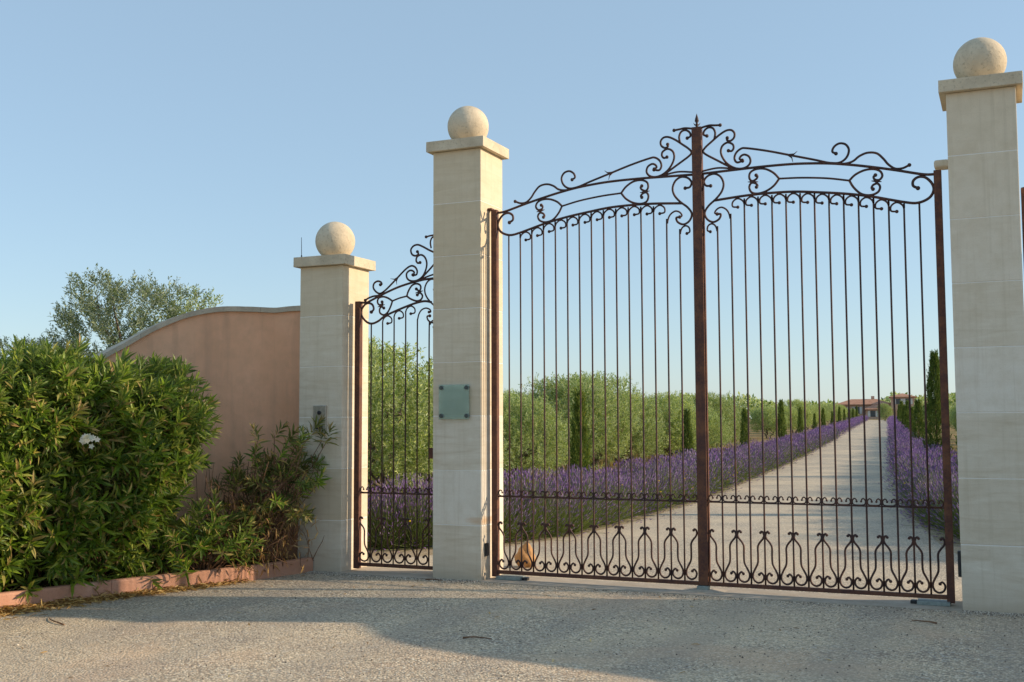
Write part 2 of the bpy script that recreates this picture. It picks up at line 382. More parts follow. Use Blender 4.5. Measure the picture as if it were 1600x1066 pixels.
def big_ground():
    ts = np.array([-900, -300, -100, -40, -10, 0, 10, 20, 30, 40, 45, 48, 51, 54, 57, 65, 80, 100, 130, 160, 200, 240, 260, 300, 400, 700, 1500, 3000.])
    ls = np.array([-2500, -900, -300, -120, -60, -30, -15, -8, -3, 3, 8, 15, 30, 60, 120, 300, 900, 2500.])
    V = [(*W(l, t), float(TZ(t)) - .03) for t in ts for l in ls]; n = len(ls)
    q = [(i*n + k, i*n + k + 1, (i + 1)*n + k + 1, (i + 1)*n + k) for i in range(len(ts) - 1) for k in range(n - 1)]
    return tag(link('ground', MB().add(V, None, q).mesh('ground', EARTH)), kind='structure')
big_ground()
TS = np.concatenate([np.arange(10.75, 24, .75), np.arange(24, 60, 3), np.arange(60, 236, 8)])
strip('verge', [(10, -7.5), (13, -7.2), (18, -6.2), (25, -5.4), (240, -5.4)], [(10, 3.4), (16, 2.6), (25, 2.0), (240, 2.0)], TS, -.012, VERGE)
strip('driveway', [(10.7, -6.4), (12, -5.7), (13, -5.0), (14.8, -4.35), (17.2, -3.95), (22, -3.66), (27, -3.58), (240, -3.58)],
      [(10.7, 2.6), (12, 2.0), (13.5, 1.05), (14.9, .65), (17.7, .48), (20.4, .32), (30, .26), (240, .26)], TS, 0.0, DRIVE)
fc = [(-4.6, .36), (-5.0, .30), (-5.5, -.15), (-6.1, -1.1), (-6.7, -2.6), (-7.1, -4.6), (-7.3, -7), (-9, -14), (-12, -30), (-12, -60),
      (12, -60), (12, -30), (9, -14), (7.3, -7), (7.1, -4.6), (6.7, -2.6), (6.1, -1.1), (5.5, -.15), (5.0, .30), (4.6, .36)]
bm = bmesh.new(); f = bm.faces.new([bm.verts.new((x, y, 0.0)) for x, y in fc])
bmesh.ops.triangulate(bm, faces=[f]); me = bpy.data.meshes.new('forecourt'); bm.to_mesh(me); bm.free(); me.materials.append(FORECOURT)
tag(link('forecourt', me), kind='structure')

# ------------------------------------------------------------------ pillars
PW, PD, HT, HS, CT, OV = .557, .54, 4.456, 3.332, .11, .057
def pillar(name, x0, H, n, label, seed):
    random.seed(seed)
    P = tag(empty(name, (x0 + PW/2, PD/2, 0)), label, 'pillar', 'stone gate pillars')
    core = MB().box(-PW/2 + .0025, PW/2 - .0025, -PD/2 + .0025, PD/2 - .0025, 0, H - .01)
    link('mortar_core', core.mesh('mortar_core', MORTAR), P)
    h = H/n
    for i in range(n):
        g = 0.006
        b = bevel_box_mesh('stone_block', (PW, PD, h - g), LIME, .003, 1)
        link('stone_block', b, P, (random.uniform(-.0012, .0012), random.uniform(-.0012, .0012), i*h + (g/2 if i else 0)))
    cap = bevel_box_mesh('capstone', (PW + 2*OV, PD + 2*OV, CT), CAPST, .006, 2, .0012)
    link('capstone', cap, P, (0, 0, H))
    bm = bmesh.new(); bmesh.ops.create_uvsphere(bm, u_segments=48, v_segments=32, radius=.222)
    for v in bm.verts:
        v.co.z = max(v.co.z, -.206)
        k = 1 + .004*math.sin(v.co.x*23 + seed)*math.sin(v.co.y*19)*math.cos(v.co.z*21); v.co.x *= k; v.co.y *= k
    for fc_ in bm.faces: fc_.smooth = True
    me = bpy.data.meshes.new('ball_finial'); bm.to_mesh(me); bm.free(); me.materials.append(CAPST)
    link('ball_finial', me, P, (0, 0, H + CT + .205))
    return P
XM, XL = 2.258, 3.932
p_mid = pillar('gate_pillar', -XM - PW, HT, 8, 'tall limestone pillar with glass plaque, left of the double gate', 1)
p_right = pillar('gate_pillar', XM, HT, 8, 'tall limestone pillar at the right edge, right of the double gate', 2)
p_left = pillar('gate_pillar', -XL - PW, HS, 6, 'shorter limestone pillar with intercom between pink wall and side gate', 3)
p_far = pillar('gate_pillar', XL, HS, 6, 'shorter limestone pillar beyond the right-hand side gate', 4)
link('hinge_bracket', bevel_box_mesh('hinge_bracket', (.13, .16, .07), LIME, .025, 3), p_right, (-PW/2 - .063, .03, 3.858))
link('hinge_bracket', bevel_box_mesh('hinge_bracket', (.05, .08, .02), STILE, .004, 1), p_mid, (PW/2 + .024, -.07, 3.825))

# things fixed to the pillars
pl = tag(empty('glass_plaque', (-2.5545, -.03, 1.637)), 'square greenish glass plaque on four studs on the tall pillar', 'plaque')
link('pane', bevel_box_mesh('pane', (.349, .010, .355), GLASS, .002, 1), pl)
for sx in (-1, 1):
    for z in (.035, .325):
        b = MB().tube([(0, -.017, 0), (0, -.012, 0), (0, .030, 0)], [.018, .022, .022], 14)
        link('stud', b.mesh('stud', DARKSTEEL, False), pl, (sx*.146, 0, z))
ic = tag(empty('intercom', (-4.205, -.012, 1.49)), 'brushed steel intercom panel on the shorter pillar above the shrub', 'intercom')
link('panel', bevel_box_mesh('panel', (.165, .022, .305), STEEL, .004, 2), ic)
link('camera_lens', MB().tube([(0, -.016, 0), (0, -.013, 0), (0, 0, 0)], [.012, .022, .022], 16).mesh('camera_lens', BLACK), ic, (.0, -.011, .225))
link('button', bevel_box_mesh('button', (.03, .006, .03), GALV, .002, 1), ic, (-.005, -.013, .13))
link('speaker_grille', bevel_box_mesh('speaker_grille', (.085, .004, .05), BLACK, .001, 1), ic, (0, -.012, .045))
def photocell(x, sx, z0, z1, label):
    o = tag(link('photocell', bevel_box_mesh('photocell', (.03, .055, z1 - z0), BLACK, .006, 2), None, (x + sx*.0145, .10, z0)), label, 'sensor')
    return o
photocell(-XM, 1, .245, .375, 'small black sensor low on the inner side of the plaque pillar')
photocell(XM, -1, .27, .49, 'small black sensor low on the inner side of the right-hand pillar')
tag(link('antenna', MB().tube([(0, 0, 0), (0, 0, .03), (0, 0, .035), (-.004, 0, .235)], [.008, .008, .004, .003], 6).mesh('antenna', BLACK), None, (-4.49, .02, HS + CT - .002)),
    'thin dark aerial rod standing on the cap of the shorter pillar', 'antenna')

# ------------------------------------------------------------------ wing walls
WALL = [(4.484, .22, 2.93), (4.75, .22, 2.93), (4.97, .19, 2.92), (5.20, .0, 2.925), (5.42, -.25, 2.91), (5.62, -.53, 2.83), (5.82, -.82, 2.67),
        (6.02, -1.14, 2.44), (6.24, -1.58, 2.18), (6.48, -2.2, 1.98), (6.72, -3.0, 1.87), (6.93, -4.0, 1.82), (7.1, -5.2, 1.8), (7.22, -6.5, 1.8)]
def wing_wall(sx, label):
    P = tag(empty('rendered_wall', (sx*5.4, -.2, 0)), label, 'wall')
    S = catmull(WALL, 7); T = np.gradient(S[:, :2], axis=0); T /= np.linalg.norm(T, axis=1)[:, None]
    Nn = np.stack([-T[:, 1], T[:, 0]], 1)                       # points away from the forecourt
    def sweep(mb, a, b, o0, o1, zlo, zhi):
        n = b - a; V = []
        for i in range(a, b):
            p0 = S[i, :2] + Nn[i]*o0; p1 = S[i, :2] + Nn[i]*o1
            z0 = zlo(S[i, 2]); z1 = zhi(S[i, 2])
            for p, z in ((p0, z0), (p1, z0), (p1, z1), (p0, z1)): V.append((sx*p[0] - sx*5.4, p[1] + .2, z))
        q = [(4*i + k, 4*i + (k + 1) % 4, 4*i + 4 + (k + 1) % 4, 4*i + 4 + k) for i in range(n - 1) for k in range(4)]
        q += [(0, 3, 2, 1), (4*n - 4, 4*n - 3, 4*n - 2, 4*n - 1)]
        if sx > 0: q = [x[::-1] for x in q]
        return mb.add(V, None, q)
    w = link('wall_body', sweep(MB(), 0, len(S), 0, .24, lambda h: -.05, lambda h: h - .058).mesh('wall_body', RENDER, True), P)
    w.data.polygons.foreach_set('use_smooth', np.full(len(w.data.polygons), False))
    step = 9; a = 0
    while a < len(S) - 1:
        b = min(a + step, len(S) - 1)
        mb = sweep(MB(), a, b + 1, -.035, .275, lambda h: h - .0575, lambda h: h + random.uniform(-.0006, .0006))
        V = mb.v[0]; c = V.mean(0); mb.v[0] = c + (V - c)*np.array([.996, .996, 1.0])
        link('coping_stone', mb.mesh('coping_stone', COPING), P)
        a = b
    return P
wing_wall(-1, 'curved pink rendered wall with grey coping swooping down left of the shorter pillar')
wing_wall(1, 'curved pink rendered wall beyond the right-hand side gate')

# kerb and planting bed on the left
KL = catmull([(-4.27, -.02), (-4.44, -.78), (-4.78, -1.69), (-5.07, -2.49), (-5.30, -3.26), (-5.6, -4.4), (-5.85, -5.5)], 10)
kb = tag(empty('garden_kerb', (-4.27, -.02, 0)), 'terracotta coloured kerb of edging blocks along the oleander bed', 'kerb')
d = np.concatenate([[0], np.cumsum(np.linalg.norm(np.diff(KL, axis=0), axis=1))]); a = .0
while a < d[-1] - .2:
    b = min(a + .78, d[-1]); m = []
    for s_ in np.linspace(a + .002, b - .002, 5):
        p = np.array([np.interp(s_, d, KL[:, k]) for k in (0, 1)]); p2 = np.array([np.interp(s_ + .02, d, KL[:, k]) for k in (0, 1)]); p1 = np.array([np.interp(s_ - .02, d, KL[:, k]) for k in (0, 1)])
        t = (p2 - p1)/np.linalg.norm(p2 - p1); n = np.array([t[1], -t[0]])
        if n[0] > 0: n = -n
        dz = random.uniform(-.001, .001)
        prof = [(0, -.03), (0, .130), (.008, .144), (.02, .150), (.07, .150), (.082, .144), (.09, .13), (.09, -.03)]
        m.append([(p[0] + n[0]*o + 4.27, p[1] + n[1]*o + .02, z) for o, z in prof])
    k = len(m[0]); V = [v for r_ in m for v in r_]
    q = [(i*k + j, (i + 1)*k + j, (i + 1)*k + (j + 1) % k, i*k + (j + 1) % k) for i in range(4) for j in range(k)]
    f3 = [(0, j, j + 1) for j in range(1, k - 1)] + [(4*k, 4*k + j + 1, 4*k + j) for j in range(1, k - 1)]
    link('kerb_block', MB().add(V, f3, q).mesh('kerb_block', KERB), kb)
    a = b
V = []
for i in range(len(KL)):
    s_ = i/(len(KL) - 1); wq = catmull([(x, y, h) for x, y, h in WALL], 7); j = int(s_*(len(wq) - 12)) + 3
    k_ = KL[i]; e = np.array([-wq[j][0], wq[j][1]])
    for u in np.linspace(0, 1, 7):
        p = k_*(1 - u) + e*u + np.array([-.02, 0]); V.append((p[0], p[1], .085 + .03*math.sin(p[0]*9)*math.cos(p[1]*7) - (.05 if u == 0 else 0)))
q = [(i*7 + k, i*7 + k + 1, i*7 + k + 8, i*7 + k + 7) for i in range(len(KL) - 1) for k in range(6)]
tag(link('planting_bed', MB().add(V, None, q).mesh('planting_bed', SOIL, True)), kind='structure')

# concrete thresholds under the gates
def threshold(x0, x1):
    n = 10; me = MB()
    me.box(x0, x1, -.06, .47, -.05, .008)
    tag(link('threshold', me.mesh('threshold', CONC)), kind='structure')
threshold(-XM + .003, XM - .003); threshold(-XL + .003, -XM - PW - .003); threshold(XM + PW + .003, XL - .003)
gs = tag(empty('gate_stop', (-.015, .2, .008)), 'grey steel stop under the middle post of the double gate', 'gate stop')
link('plate', bevel_box_mesh('plate', (.115, .09, .05), GALV, .006, 2), gs, (0, -.02, 0))
bm = bmesh.new()
vv = [bm.verts.new(c) for c in ((-.22, -.12, 0), (.22, -.12, 0), (.22, .12, 0), (-.22, .12, 0), (-.08, -.07, .022), (.08, -.07, .022), (.08, .07, .022), (-.08, .07, .022))]
for a_ in ((3, 2, 1, 0), (4, 5, 6, 7), (0, 1, 5, 4), (1, 2, 6, 5), (2, 3, 7, 6), (3, 0, 4, 7)): bm.faces.new([vv[i] for i in a_])
me = bpy.data.meshes.new('ramp'); bm.to_mesh(me); bm.free(); me.materials.append(CONC); link('ramp', me, gs, (0, 0, -.003))
for sx, lb in ((-1, 'flat metal hinge box on the ground at the plaque pillar'), (1, 'flat metal hinge box on the ground at the right-hand pillar')):
    hb = tag(empty('hinge_box', (sx*2.02, .2, .008)), lb, 'hinge box')
    link('lid', bevel_box_mesh('lid', (.27, .16, .034), GALV, .004, 1), hb)
    link('arm_block', bevel_box_mesh('arm_block', (.055, .07, .03), BLACK, .006, 1), hb, (-sx*.165, 0, 0))

# ------------------------------------------------------------------ wrought-iron gates
GY, X0 = .2, -.015
# iron drawn in (x, z): x measured from the middle of the double gate, left leaf
TOP_RAIL = [(-2.17, 3.794), (-2.057, 3.802), (-1.826, 3.862), (-1.616, 3.912), (-1.424, 3.952), (-1.235, 3.983), (-1.018, 4.004), (-.834, 4.012), (-.608, 4.013), (-.415, 4.009), (-.24, 4.005), (-.04, 4.0)]
LOW_RAIL = [(-2.008, 3.681), (-1.968, 3.707), (-1.971, 3.753), (-2.015, 3.782), (-2.073, 3.772), (-2.123, 3.719), (-2.14, 3.66), (-2.115, 3.6), (-2.057, 3.562), (-1.983, 3.548),
            (-1.893, 3.564), (-1.779, 3.594), (-1.585, 3.646), (-1.363, 3.689), (-1.144, 3.72), (-.913, 3.747), (-.686, 3.754), (-.537, 3.752), (-.389, 3.745), (-.154, 3.727)]
SCROLLS = {
 'heart1a': [(-1.417, 3.805), (-1.472, 3.855), (-1.552, 3.888), (-1.632, 3.891), (-1.689, 3.866), (-1.707, 3.822), (-1.681, 3.788), (-1.641, 3.794), (-1.631, 3.82), (-1.647, 3.834)],
 'heart1b': [(-1.417, 3.805), (-1.457, 3.734), (-1.521, 3.672), (-1.601, 3.654), (-1.665, 3.676), (-1.685, 3.722), (-1.663, 3.755), (-1.626, 3.745), (-1.611, 3.72), (-1.623, 3.707)],
 'heart2a': [(-.782, 3.883), (-.729, 3.944), (-.653, 3.988), (-.571, 3.995), (-.512, 3.968), (-.501, 3.916), (-.526, 3.884), (-.565, 3.899), (-.579, 3.923), (-.566, 3.936)],
 'heart2b': [(-.782, 3.883), (-.73, 3.82), (-.656, 3.775), (-.574, 3.759), (-.517, 3.778), (-.499, 3.829), (-.52, 3.866), (-.558, 3.859), (-.577, 3.836), (-.567, 3.822)],
 'tail': [(-1.313, 3.972), (-1.392, 3.967), (-1.456, 3.983), (-1.511, 4.023), (-1.583, 4.047), (-1.663, 4.034), (-1.72, 3.978), (-1.761, 3.922), (-1.818, 3.878), (-1.883, 3.875), (-1.941, 3.898)],
 'curl': [(-1.255, 3.985), (-1.321, 3.979), (-1.372, 3.998), (-1.408, 4.039), (-1.42, 4.097), (-1.391, 4.146), (-1.336, 4.16), (-1.289, 4.133), (-1.273, 4.09), (-1.305, 4.068)],
 'spear': [(-1.345, 3.973), (-1.235, 3.99), (-1.11, 4.03), (-.909, 4.09), (-.681, 4.158), (-.486, 4.205), (-.427, 4.207), (-.379, 4.171), (-.362, 4.119), (-.385, 4.078), (-.439, 4.086)],
 'ess': [(-.436, 4.093), (-.411, 4.11), (-.428, 4.137), (-.461, 4.146), (-.502, 4.122), (-.515, 4.074), (-.489, 4.033), (-.433, 4.014), (-.363, 4.026), (-.294, 4.072), (-.248, 4.137), (-.231, 4.2), (-.248, 4.254), (-.297, 4.281), (-.346, 4.259), (-.356, 4.222), (-.336, 4.194), (-.305, 4.2)],
 'cross': [(-.378, 4.01), (-.297, 4.053), (-.194, 4.117), (-.085, 4.186), (-.058, 4.221), (-.084, 4.259), (-.148, 4.31), (-.22, 4.364), (-.285, 4.398), (-.336, 4.398), (-.366, 4.365), (-.361, 4.321), (-.326, 4.294), (-.294, 4.304), (-.296, 4.326)],
 'small': [(-.169, 4.325), (-.179, 4.388), (-.158, 4.436), (-.114, 4.448), (-.074, 4.422), (-.066, 4.383), (-.098, 4.367)],
 'finarm': [(-.03, 4.452), (-.117, 4.468), (-.175, 4.463), (-.229, 4.459)],
 'centre': [(-.126, 3.874), (-.08, 3.881), (-.062, 3.926), (-.098, 3.972), (-.164, 3.988), (-.223, 3.955), (-.252, 3.886), (-.235, 3.813), (-.178, 3.744), (-.103, 3.681), (-.064, 3.615), (-.088, 3.55), (-.146, 3.519), (-.203, 3.544), (-.22, 3.588), (-.185, 3.594)],
}
MIDBAR = [(-1.417, 3.805), (-1.22, 3.845), (-.988, 3.872), (-.782, 3.883)]
BROW = [(-.378, 4.013), (-.254, 4.037), (-.167, 4.041), (-.04, 4.024)]
HOOK = [(-.31, 3.541), (-.285, 3.618), (-.233, 3.655), (-.187, 3.643), (-.162, 3.608), (-.185, 3.592)]
LASTHOOK = [(-.182, 3.429), (-.161, 3.487), (-.124, 3.503), (-.093, 3.482), (-.088, 3.442), (-.116, 3.427)]
# side gate (x from the middle of the double gate)
S_TOP = [(-3.85, 2.93), (-3.756, 2.924), (-3.713, 2.937), (-3.615, 2.978), (-3.47, 3.034), (-3.337, 3.078), (-3.194, 3.112), (-3.076, 3.133), (-2.994, 3.142), (-2.84, 3.15)]
S_LOW = [(-3.69, 2.817), (-3.66, 2.847), (-3.676, 2.896), (-3.725, 2.917), (-3.774, 2.901), (-3.817, 2.839), (-3.804, 2.769), (-3.748, 2.71), (-3.681, 2.689), (-3.601, 2.713), (-3.529, 2.76), (-3.432, 2.798), (-3.289, 2.846), (-3.146, 2.887), (-3.028, 2.905), (-2.94, 2.89)]
S_SCR = {
 'tail': [(-3.561, 3.006), (-3.603, 2.994), (-3.664, 2.99), (-3.726, 2.973), (-3.768, 2.951)],
 'spear': [(-3.597, 3.001), (-3.506, 3.054), (-3.374, 3.166), (-3.266, 3.26), (-3.195, 3.297), (-3.145, 3.282), (-3.118, 3.24), (-3.126, 3.199), (-3.165, 3.195)],
 'curl': [(-3.53, 3.03), (-3.585, 3.016), (-3.63, 3.037), (-3.665, 3.081), (-3.658, 3.129), (-3.616, 3.153), (-3.573, 3.143), (-3.558, 3.118), (-3.577, 3.112)],
 'ess': [(-3.171, 3.198), (-3.153, 3.221), (-3.177, 3.244), (-3.213, 3.246), (-3.248, 3.216), (-3.242, 3.167), (-3.2, 3.135), (-3.123, 3.134), (-3.053, 3.174), (-3.012, 3.244), (-3.0, 3.317), (-3.024, 3.381), (-3.071, 3.41), (-3.118, 3.392), (-3.13, 3.351), (-3.11, 3.323), (-3.082, 3.327)],
 'cross': [(-3.08, 3.14), (-2.96, 3.25), (-2.89, 3.32), (-2.855, 3.36), (-2.88, 3.40), (-2.915, 3.428), (-2.971, 3.455), (-3.053, 3.5), (-3.113, 3.523), (-3.166, 3.511), (-3.196, 3.471), (-3.181, 3.422), (-3.138, 3.404), (-3.103, 3.422), (-3.115, 3.447)],
 'heart1a': [(-3.424, 2.926), (-3.481, 2.961), (-3.542, 2.979), (-3.597, 2.966), (-3.612, 2.925), (-3.59, 2.892), (-3.548, 2.9), (-3.554, 2.922)],
 'heart1b': [(-3.424, 2.926), (-3.445, 2.869), (-3.481, 2.808), (-3.529, 2.778), (-3.578, 2.801), (-3.584, 2.844), (-3.56, 2.869), (-3.532, 2.854)],
 'heart2a': [(-3.245, 2.97), (-3.224, 3.026), (-3.182, 3.082), (-3.129, 3.1), (-3.082, 3.082), (-3.073, 3.045), (-3.093, 3.02), (-3.127, 3.042)],
 'heart2b': [(-3.245, 2.97), (-3.194, 2.936), (-3.123, 2.912), (-3.07, 2.925), (-3.052, 2.965), (-3.082, 2.998), (-3.115, 2.977)],
}
def gate_builder(root, sx, hx):
    """returns make(name, pts, r, balls): draws iron in (x, z) of the left-hand gate into root, mirrored when sx = -1"""
    def L(pts): return [(sx*(x - hx), 0.0, z) for x, z in pts]
    def make(name, pts, r=.0095, b0=None, b1=None, per=6, smooth=True, extra=None, mat=IRON, taper=0):
        P = catmull(pts, per) if smooth else np.asarray(pts, float)
        R = np.full(len(P), r)
        if taper: R[-taper:] = np.linspace(r, r*.6, taper)
        mb = MB().tube(L(P), R, 6)
        for b, p in ((b0, P[0]), (b1, P[-1])):
            if b: mb.ball(L([p])[0], b, 8, 6)
        if extra:
            for e, er in extra: mb.tube(L(e), er, 6)
        return link(name, mb.mesh(name, mat, True), root)
    def box(name, x0, x1, d, z0, z1, mat):
        xa, xb = sorted((sx*(x0 - hx), sx*(x1 - hx)))
        b = bevel_box_mesh(name, (xb - xa, d, z1 - z0), mat, .003, 1)
        return link(name, b, root, ((xa + xb)/2, 0, z0))
    return make, box
HK = [(0, -.06), (.028, -.013), (.070, 0), (.110, -.029), (.110, -.073), (.062, -.082)]
def low_fence(make, box, bars, xa, xb):
    """bottom rail, belt of small scrolls and lyre scrolls shared by all gates"""
    sp = bars[1] - bars[0]
    box('bottom_rail', xa, xb, .036, .058, .094, STILE)
    make('belt_rail', [(xa, .842), (xb, .842)], .0065, smooth=False)
    edges = [xa] + list(bars) + [xb]
    for a, b in zip(edges[:-1], edges[1:]):
        c = (a + b)/2; w = min(b - a, sp)
        h = [(-.15, .040), (-.19, .058), (-.31, .066), (-.43, .046), (-.40, .018), (-.24, .008), (0, .007)]
        pts = [(c + u*w, .842 + z) for u, z in h] + [(c - u*w, .842 + z) for u, z in h[-2::-1]]
        make('belt_scroll', pts, .0062, .010, .010, 4)
    k = sp/.1306
    LY = [(.074, .186), (.092, .202), (.114, .178), (.114, .146), (.096, .120), (.063, .110), (.032, .126), (.016, .16), (.019, .196), (.037, .236), (.062, .289), (.066, .36), (.066, .442), (.088, .485), (.112, .514), (.123, .545), (.115, .574), (.101, .582), (.092, .571)]
    for i in range(0, len(bars), 2):
        for s in (-1, 1): make('lyre_scroll', [(bars[i] + s*u*k, z) for u, z in LY], .0095, .0145, .0135, 4)
def leaf(root, sx):
    make, box = gate_builder(root, sx, -2.175)
    bars = [-2.015 + .1306*i for i in range(15)]
    box('hinge_stile', -2.207, -2.143, .06, .03, 3.825, STILE)
    low_fence(make, box, bars, -2.145, -.045)
    make('top_rail', TOP_RAIL, .0125)
    make('lower_rail', LOW_RAIL, .0125, .02)
    lr = catmull(LOW_RAIL[9:], 6)
    for i, x in enumerate(bars):
        if i == 0: pts = [(x, .09), (x, 3.552)]; make('bar', pts, .0086, smooth=False); continue
        if i == 13: make('bar', [(x, .09), (x, 1.5), (x, 3.40)] + HOOK, .0086, None, .016, 5); continue
        if i == 14: make('bar', [(x, .09), (x, 1.5), (x, 3.30)] + LASTHOOK, .0086, None, .016, 5); continue
        zt = float(np.interp(x + .07, lr[:, 0], lr[:, 1])) - .018
        make('bar', [(x, .09), (x, 1.5), (x, zt - .2)] + [(x + a, zt + b) for a, b in HK], .0086, None, .0165, 5)
    for k, p in SCROLLS.items():
        two = k in ('ess', 'centre')
        ex = None
        if k == 'spear': ex = [([(-.955, 4.128), (-.925, 4.104), (-.87, 4.102)], [.002, .006, .009]), ([(-.912, 4.028), (-.903, 4.07), (-.87, 4.100)], [.002, .006, .009])]
        if k == 'heart1a': ex = [([(-1.70, 3.768), (-1.655, 3.776), (-1.61, 3.784)], [.003, .012, .003]), ([(-1.672, 3.79), (-1.655, 3.776), (-1.645, 3.758)], [.004, .010, .004])]
        if k == 'heart2a': ex = [([(-.585, 3.871), (-.535, 3.875), (-.485, 3.879)], [.003, .012, .003]), ([(-.545, 3.892), (-.535, 3.875), (-.530, 3.857)], [.004, .010, .004])]
        make('scroll', p, .0108, .0185 if two else None, .018, 6, extra=ex)
    make('tie_bar', MIDBAR, .0095)
    make('brow_bar', BROW, .0095)
    return make, box
gl = tag(empty('gate_leaf', (X0 - 2.175, GY, 0)), 'left leaf of the rusty wrought-iron double gate with the middle post', 'gate', 'leaves of the double gate')
mk, bx = leaf(gl, 1)
bx('meeting_stile', -.048, .048, .062, .062, 4.462, STILE)
sp_ = MB(); sp_.tube([(2.175, 0, 4.46), (2.175, 0, 4.475), (2.175, 0, 4.49), (2.175, 0, 4.505), (2.175, 0, 4.525), (2.175, 0, 4.55), (2.175, 0, 4.60)], [.02, .012, .016, .009, .021, .016, .001], 8)
for a_ in range(4):
    cx, cy = math.cos(a_*PI/2 + .4), math.sin(a_*PI/2 + .4)
    sp_.tube([(2.175, 0, 4.478), (2.175 + cx*.02, cy*.02, 4.487), (2.175 + cx*.034, cy*.034, 4.508)], [.007, .006, .001], 5)
link('spear_finial', sp_.mesh('spear_finial', IRON, True), gl)
gr = tag(empty('gate_leaf', (X0 + 2.175, GY, 0)), 'right leaf of the rusty wrought-iron double gate beside the right-hand pillar', 'gate', 'leaves of the double gate')
mk, bx = leaf(gr, -1)
bx('meeting_stile', -.062, -.0505, .03, .062, 3.99, STILE)
def side_gate(root, sx):
    make, box = gate_builder(root, sx, -3.85)
    bars = [-3.689 + .144*i for i in range(6)]
    box('hinge_stile', -3.884, -3.818, .06, .03, 2.94, STILE)
    box('lock_stile', -2.868, -2.828, .05, .03, 3.60, STILE)
    box('lock_box', -2.958, -2.869, .045, 1.222, 1.336, STILE)
    low_fence(make, box, bars, -3.82, -2.866)
    make('top_rail', S_TOP, .0125); make('lower_rail', S_LOW, .0125, .02)
    lr = catmull(S_LOW[8:], 6)
    for i, x in enumerate(bars):
        if i == 0: make('bar', [(x, .09), (x, 2.70)], .0086, smooth=False); continue
        if i == 4: make('bar', [(x, .09), (x, 1.4), (x, 2.567), (-3.108, 2.719), (-3.075, 2.8), (-3.017, 2.829), (-2.964, 2.814), (-2.95, 2.786), (-2.972, 2.785)], .0086, None, .016, 5); continue
        if i == 5: make('bar', [(x, .09), (x, 1.4), (x, 2.562), (-2.958, 2.65), (-2.929, 2.69), (-2.895, 2.68), (-2.888, 2.64), (-2.912, 2.62)], .0086, None, .016, 5); continue
        zt = float(np.interp(x + .07, lr[:, 0], lr[:, 1])) - .018
        make('bar', [(x, .09), (x, 1.4), (x, zt - .2)] + [(x + a, zt + b) for a, b in HK], .0086, None, .0165, 5)
    for k, p in S_SCR.items():
        ex = None
        if k == 'spear': ex = [([(-3.45, 3.172), (-3.40, 3.163), (-3.36, 3.178)], [.002, .006, .009]), ([(-3.37, 3.10), (-3.375, 3.14), (-3.355, 3.185)], [.002, .006, .009])]
        if k == 'heart1a': ex = [([(-3.61, 2.868), (-3.565, 2.88), (-3.52, 2.892)], [.003, .012, .003])]
        if k == 'heart2a': ex = [([(-3.14, 2.998), (-3.09, 3.010), (-3.045, 3.018)], [.003, .012, .003])]
        make('scroll', p, .0108, .018 if k == 'ess' else None, .018, 6, extra=ex)
    for k in ('small', 'centre'):
        make('scroll', [(x*.93 - 2.79, z - .85) for x, z in SCROLLS[k]], .0095, .017 if k == 'centre' else None, .018, 6)
    make('scroll', [(-2.83, 3.60), (-2.9, 3.613), (-2.96, 3.61), (-3.0086, 3.601)], .0095, None, .017, 5)
    make('tie_bar', [(-3.424, 2.926), (-3.337, 2.953), (-3.245, 2.97)], .0095)
    make('brow_bar', [(-3.06, 3.148), (-2.99, 3.17), (-2.914, 3.188), (-2.86, 3.19)], .0095)
s1 = tag(empty('side_gate', (-3.85, GY, 0)), 'narrow wrought-iron pedestrian gate between the two left pillars', 'gate'); side_gate(s1, 1)
s2 = tag(empty('side_gate', (3.85, GY, 0)), 'narrow wrought-iron pedestrian gate right of the right-hand pillar', 'gate'); side_gate(s2, -1)

# ------------------------------------------------------------------ foliage helpers
def unit(a): return a/(np.linalg.norm(a, axis=-1, keepdims=True) + 1e-12)
def rand_dirs(n): return unit(rng.normal(size=(n, 3)))
def leaves_simple(mb, P, D, L, Wd, fold=.25):
    """diamond leaves folded along the midrib: P base, D direction, arrays"""
    n = len(P); D = unit(D); S = unit(np.cross(D, rand_dirs(n))); N = np.cross(S, D)
    L = np.broadcast_to(L, (n,))[:, None]; Wd = np.broadcast_to(Wd, (n,))[:, None]
    mid = P + D*L*.5
    V = np.stack([P, mid + S*Wd*.5 + N*Wd*fold, P + D*L - N*L*.06, mid - S*Wd*.5 + N*Wd*fold], 1).reshape(-1, 3)
    i = np.arange(n)[:, None]*4
    mb.add(V, np.concatenate([i + [0, 1, 2], i + [0, 2, 3]]))
def leaves_lance(mb, P, D, L, Wd, droop=.18):
    """long lance-shaped leaves with a creased midrib"""
    n = len(P); D = unit(D); S = unit(np.cross(D, np.array([0, 0, 1.]) + .55*rand_dirs(n))); N = unit(np.cross(S, D))
    N = np.where(N[:, 2:3] < 0, -N, N)
    L = np.broadcast_to(L, (n,))[:, None]; Wd = np.broadcast_to(Wd, (n,))[:, None]
    a = P + D*L*.32 - N*L*droop*.05; b = P + D*L*.7 - N*L*droop*.45; tip = P + D*L - N*L*droop
    cr = N*Wd*.22
    V = np.stack([P, a + S*Wd*.46 + cr, a, a - S*Wd*.46 + cr, b + S*Wd*.40 + cr, b, b - S*Wd*.40 + cr, tip], 1).reshape(-1, 3)
    i = np.arange(n)[:, None]*8
    mb.add(V, np.concatenate([i + [0, 1, 2], i + [0, 2, 3], i + [4, 7, 5], i + [5, 7, 6]]), np.concatenate([i + [1, 4, 5, 2], i + [2, 5, 6, 3]]))
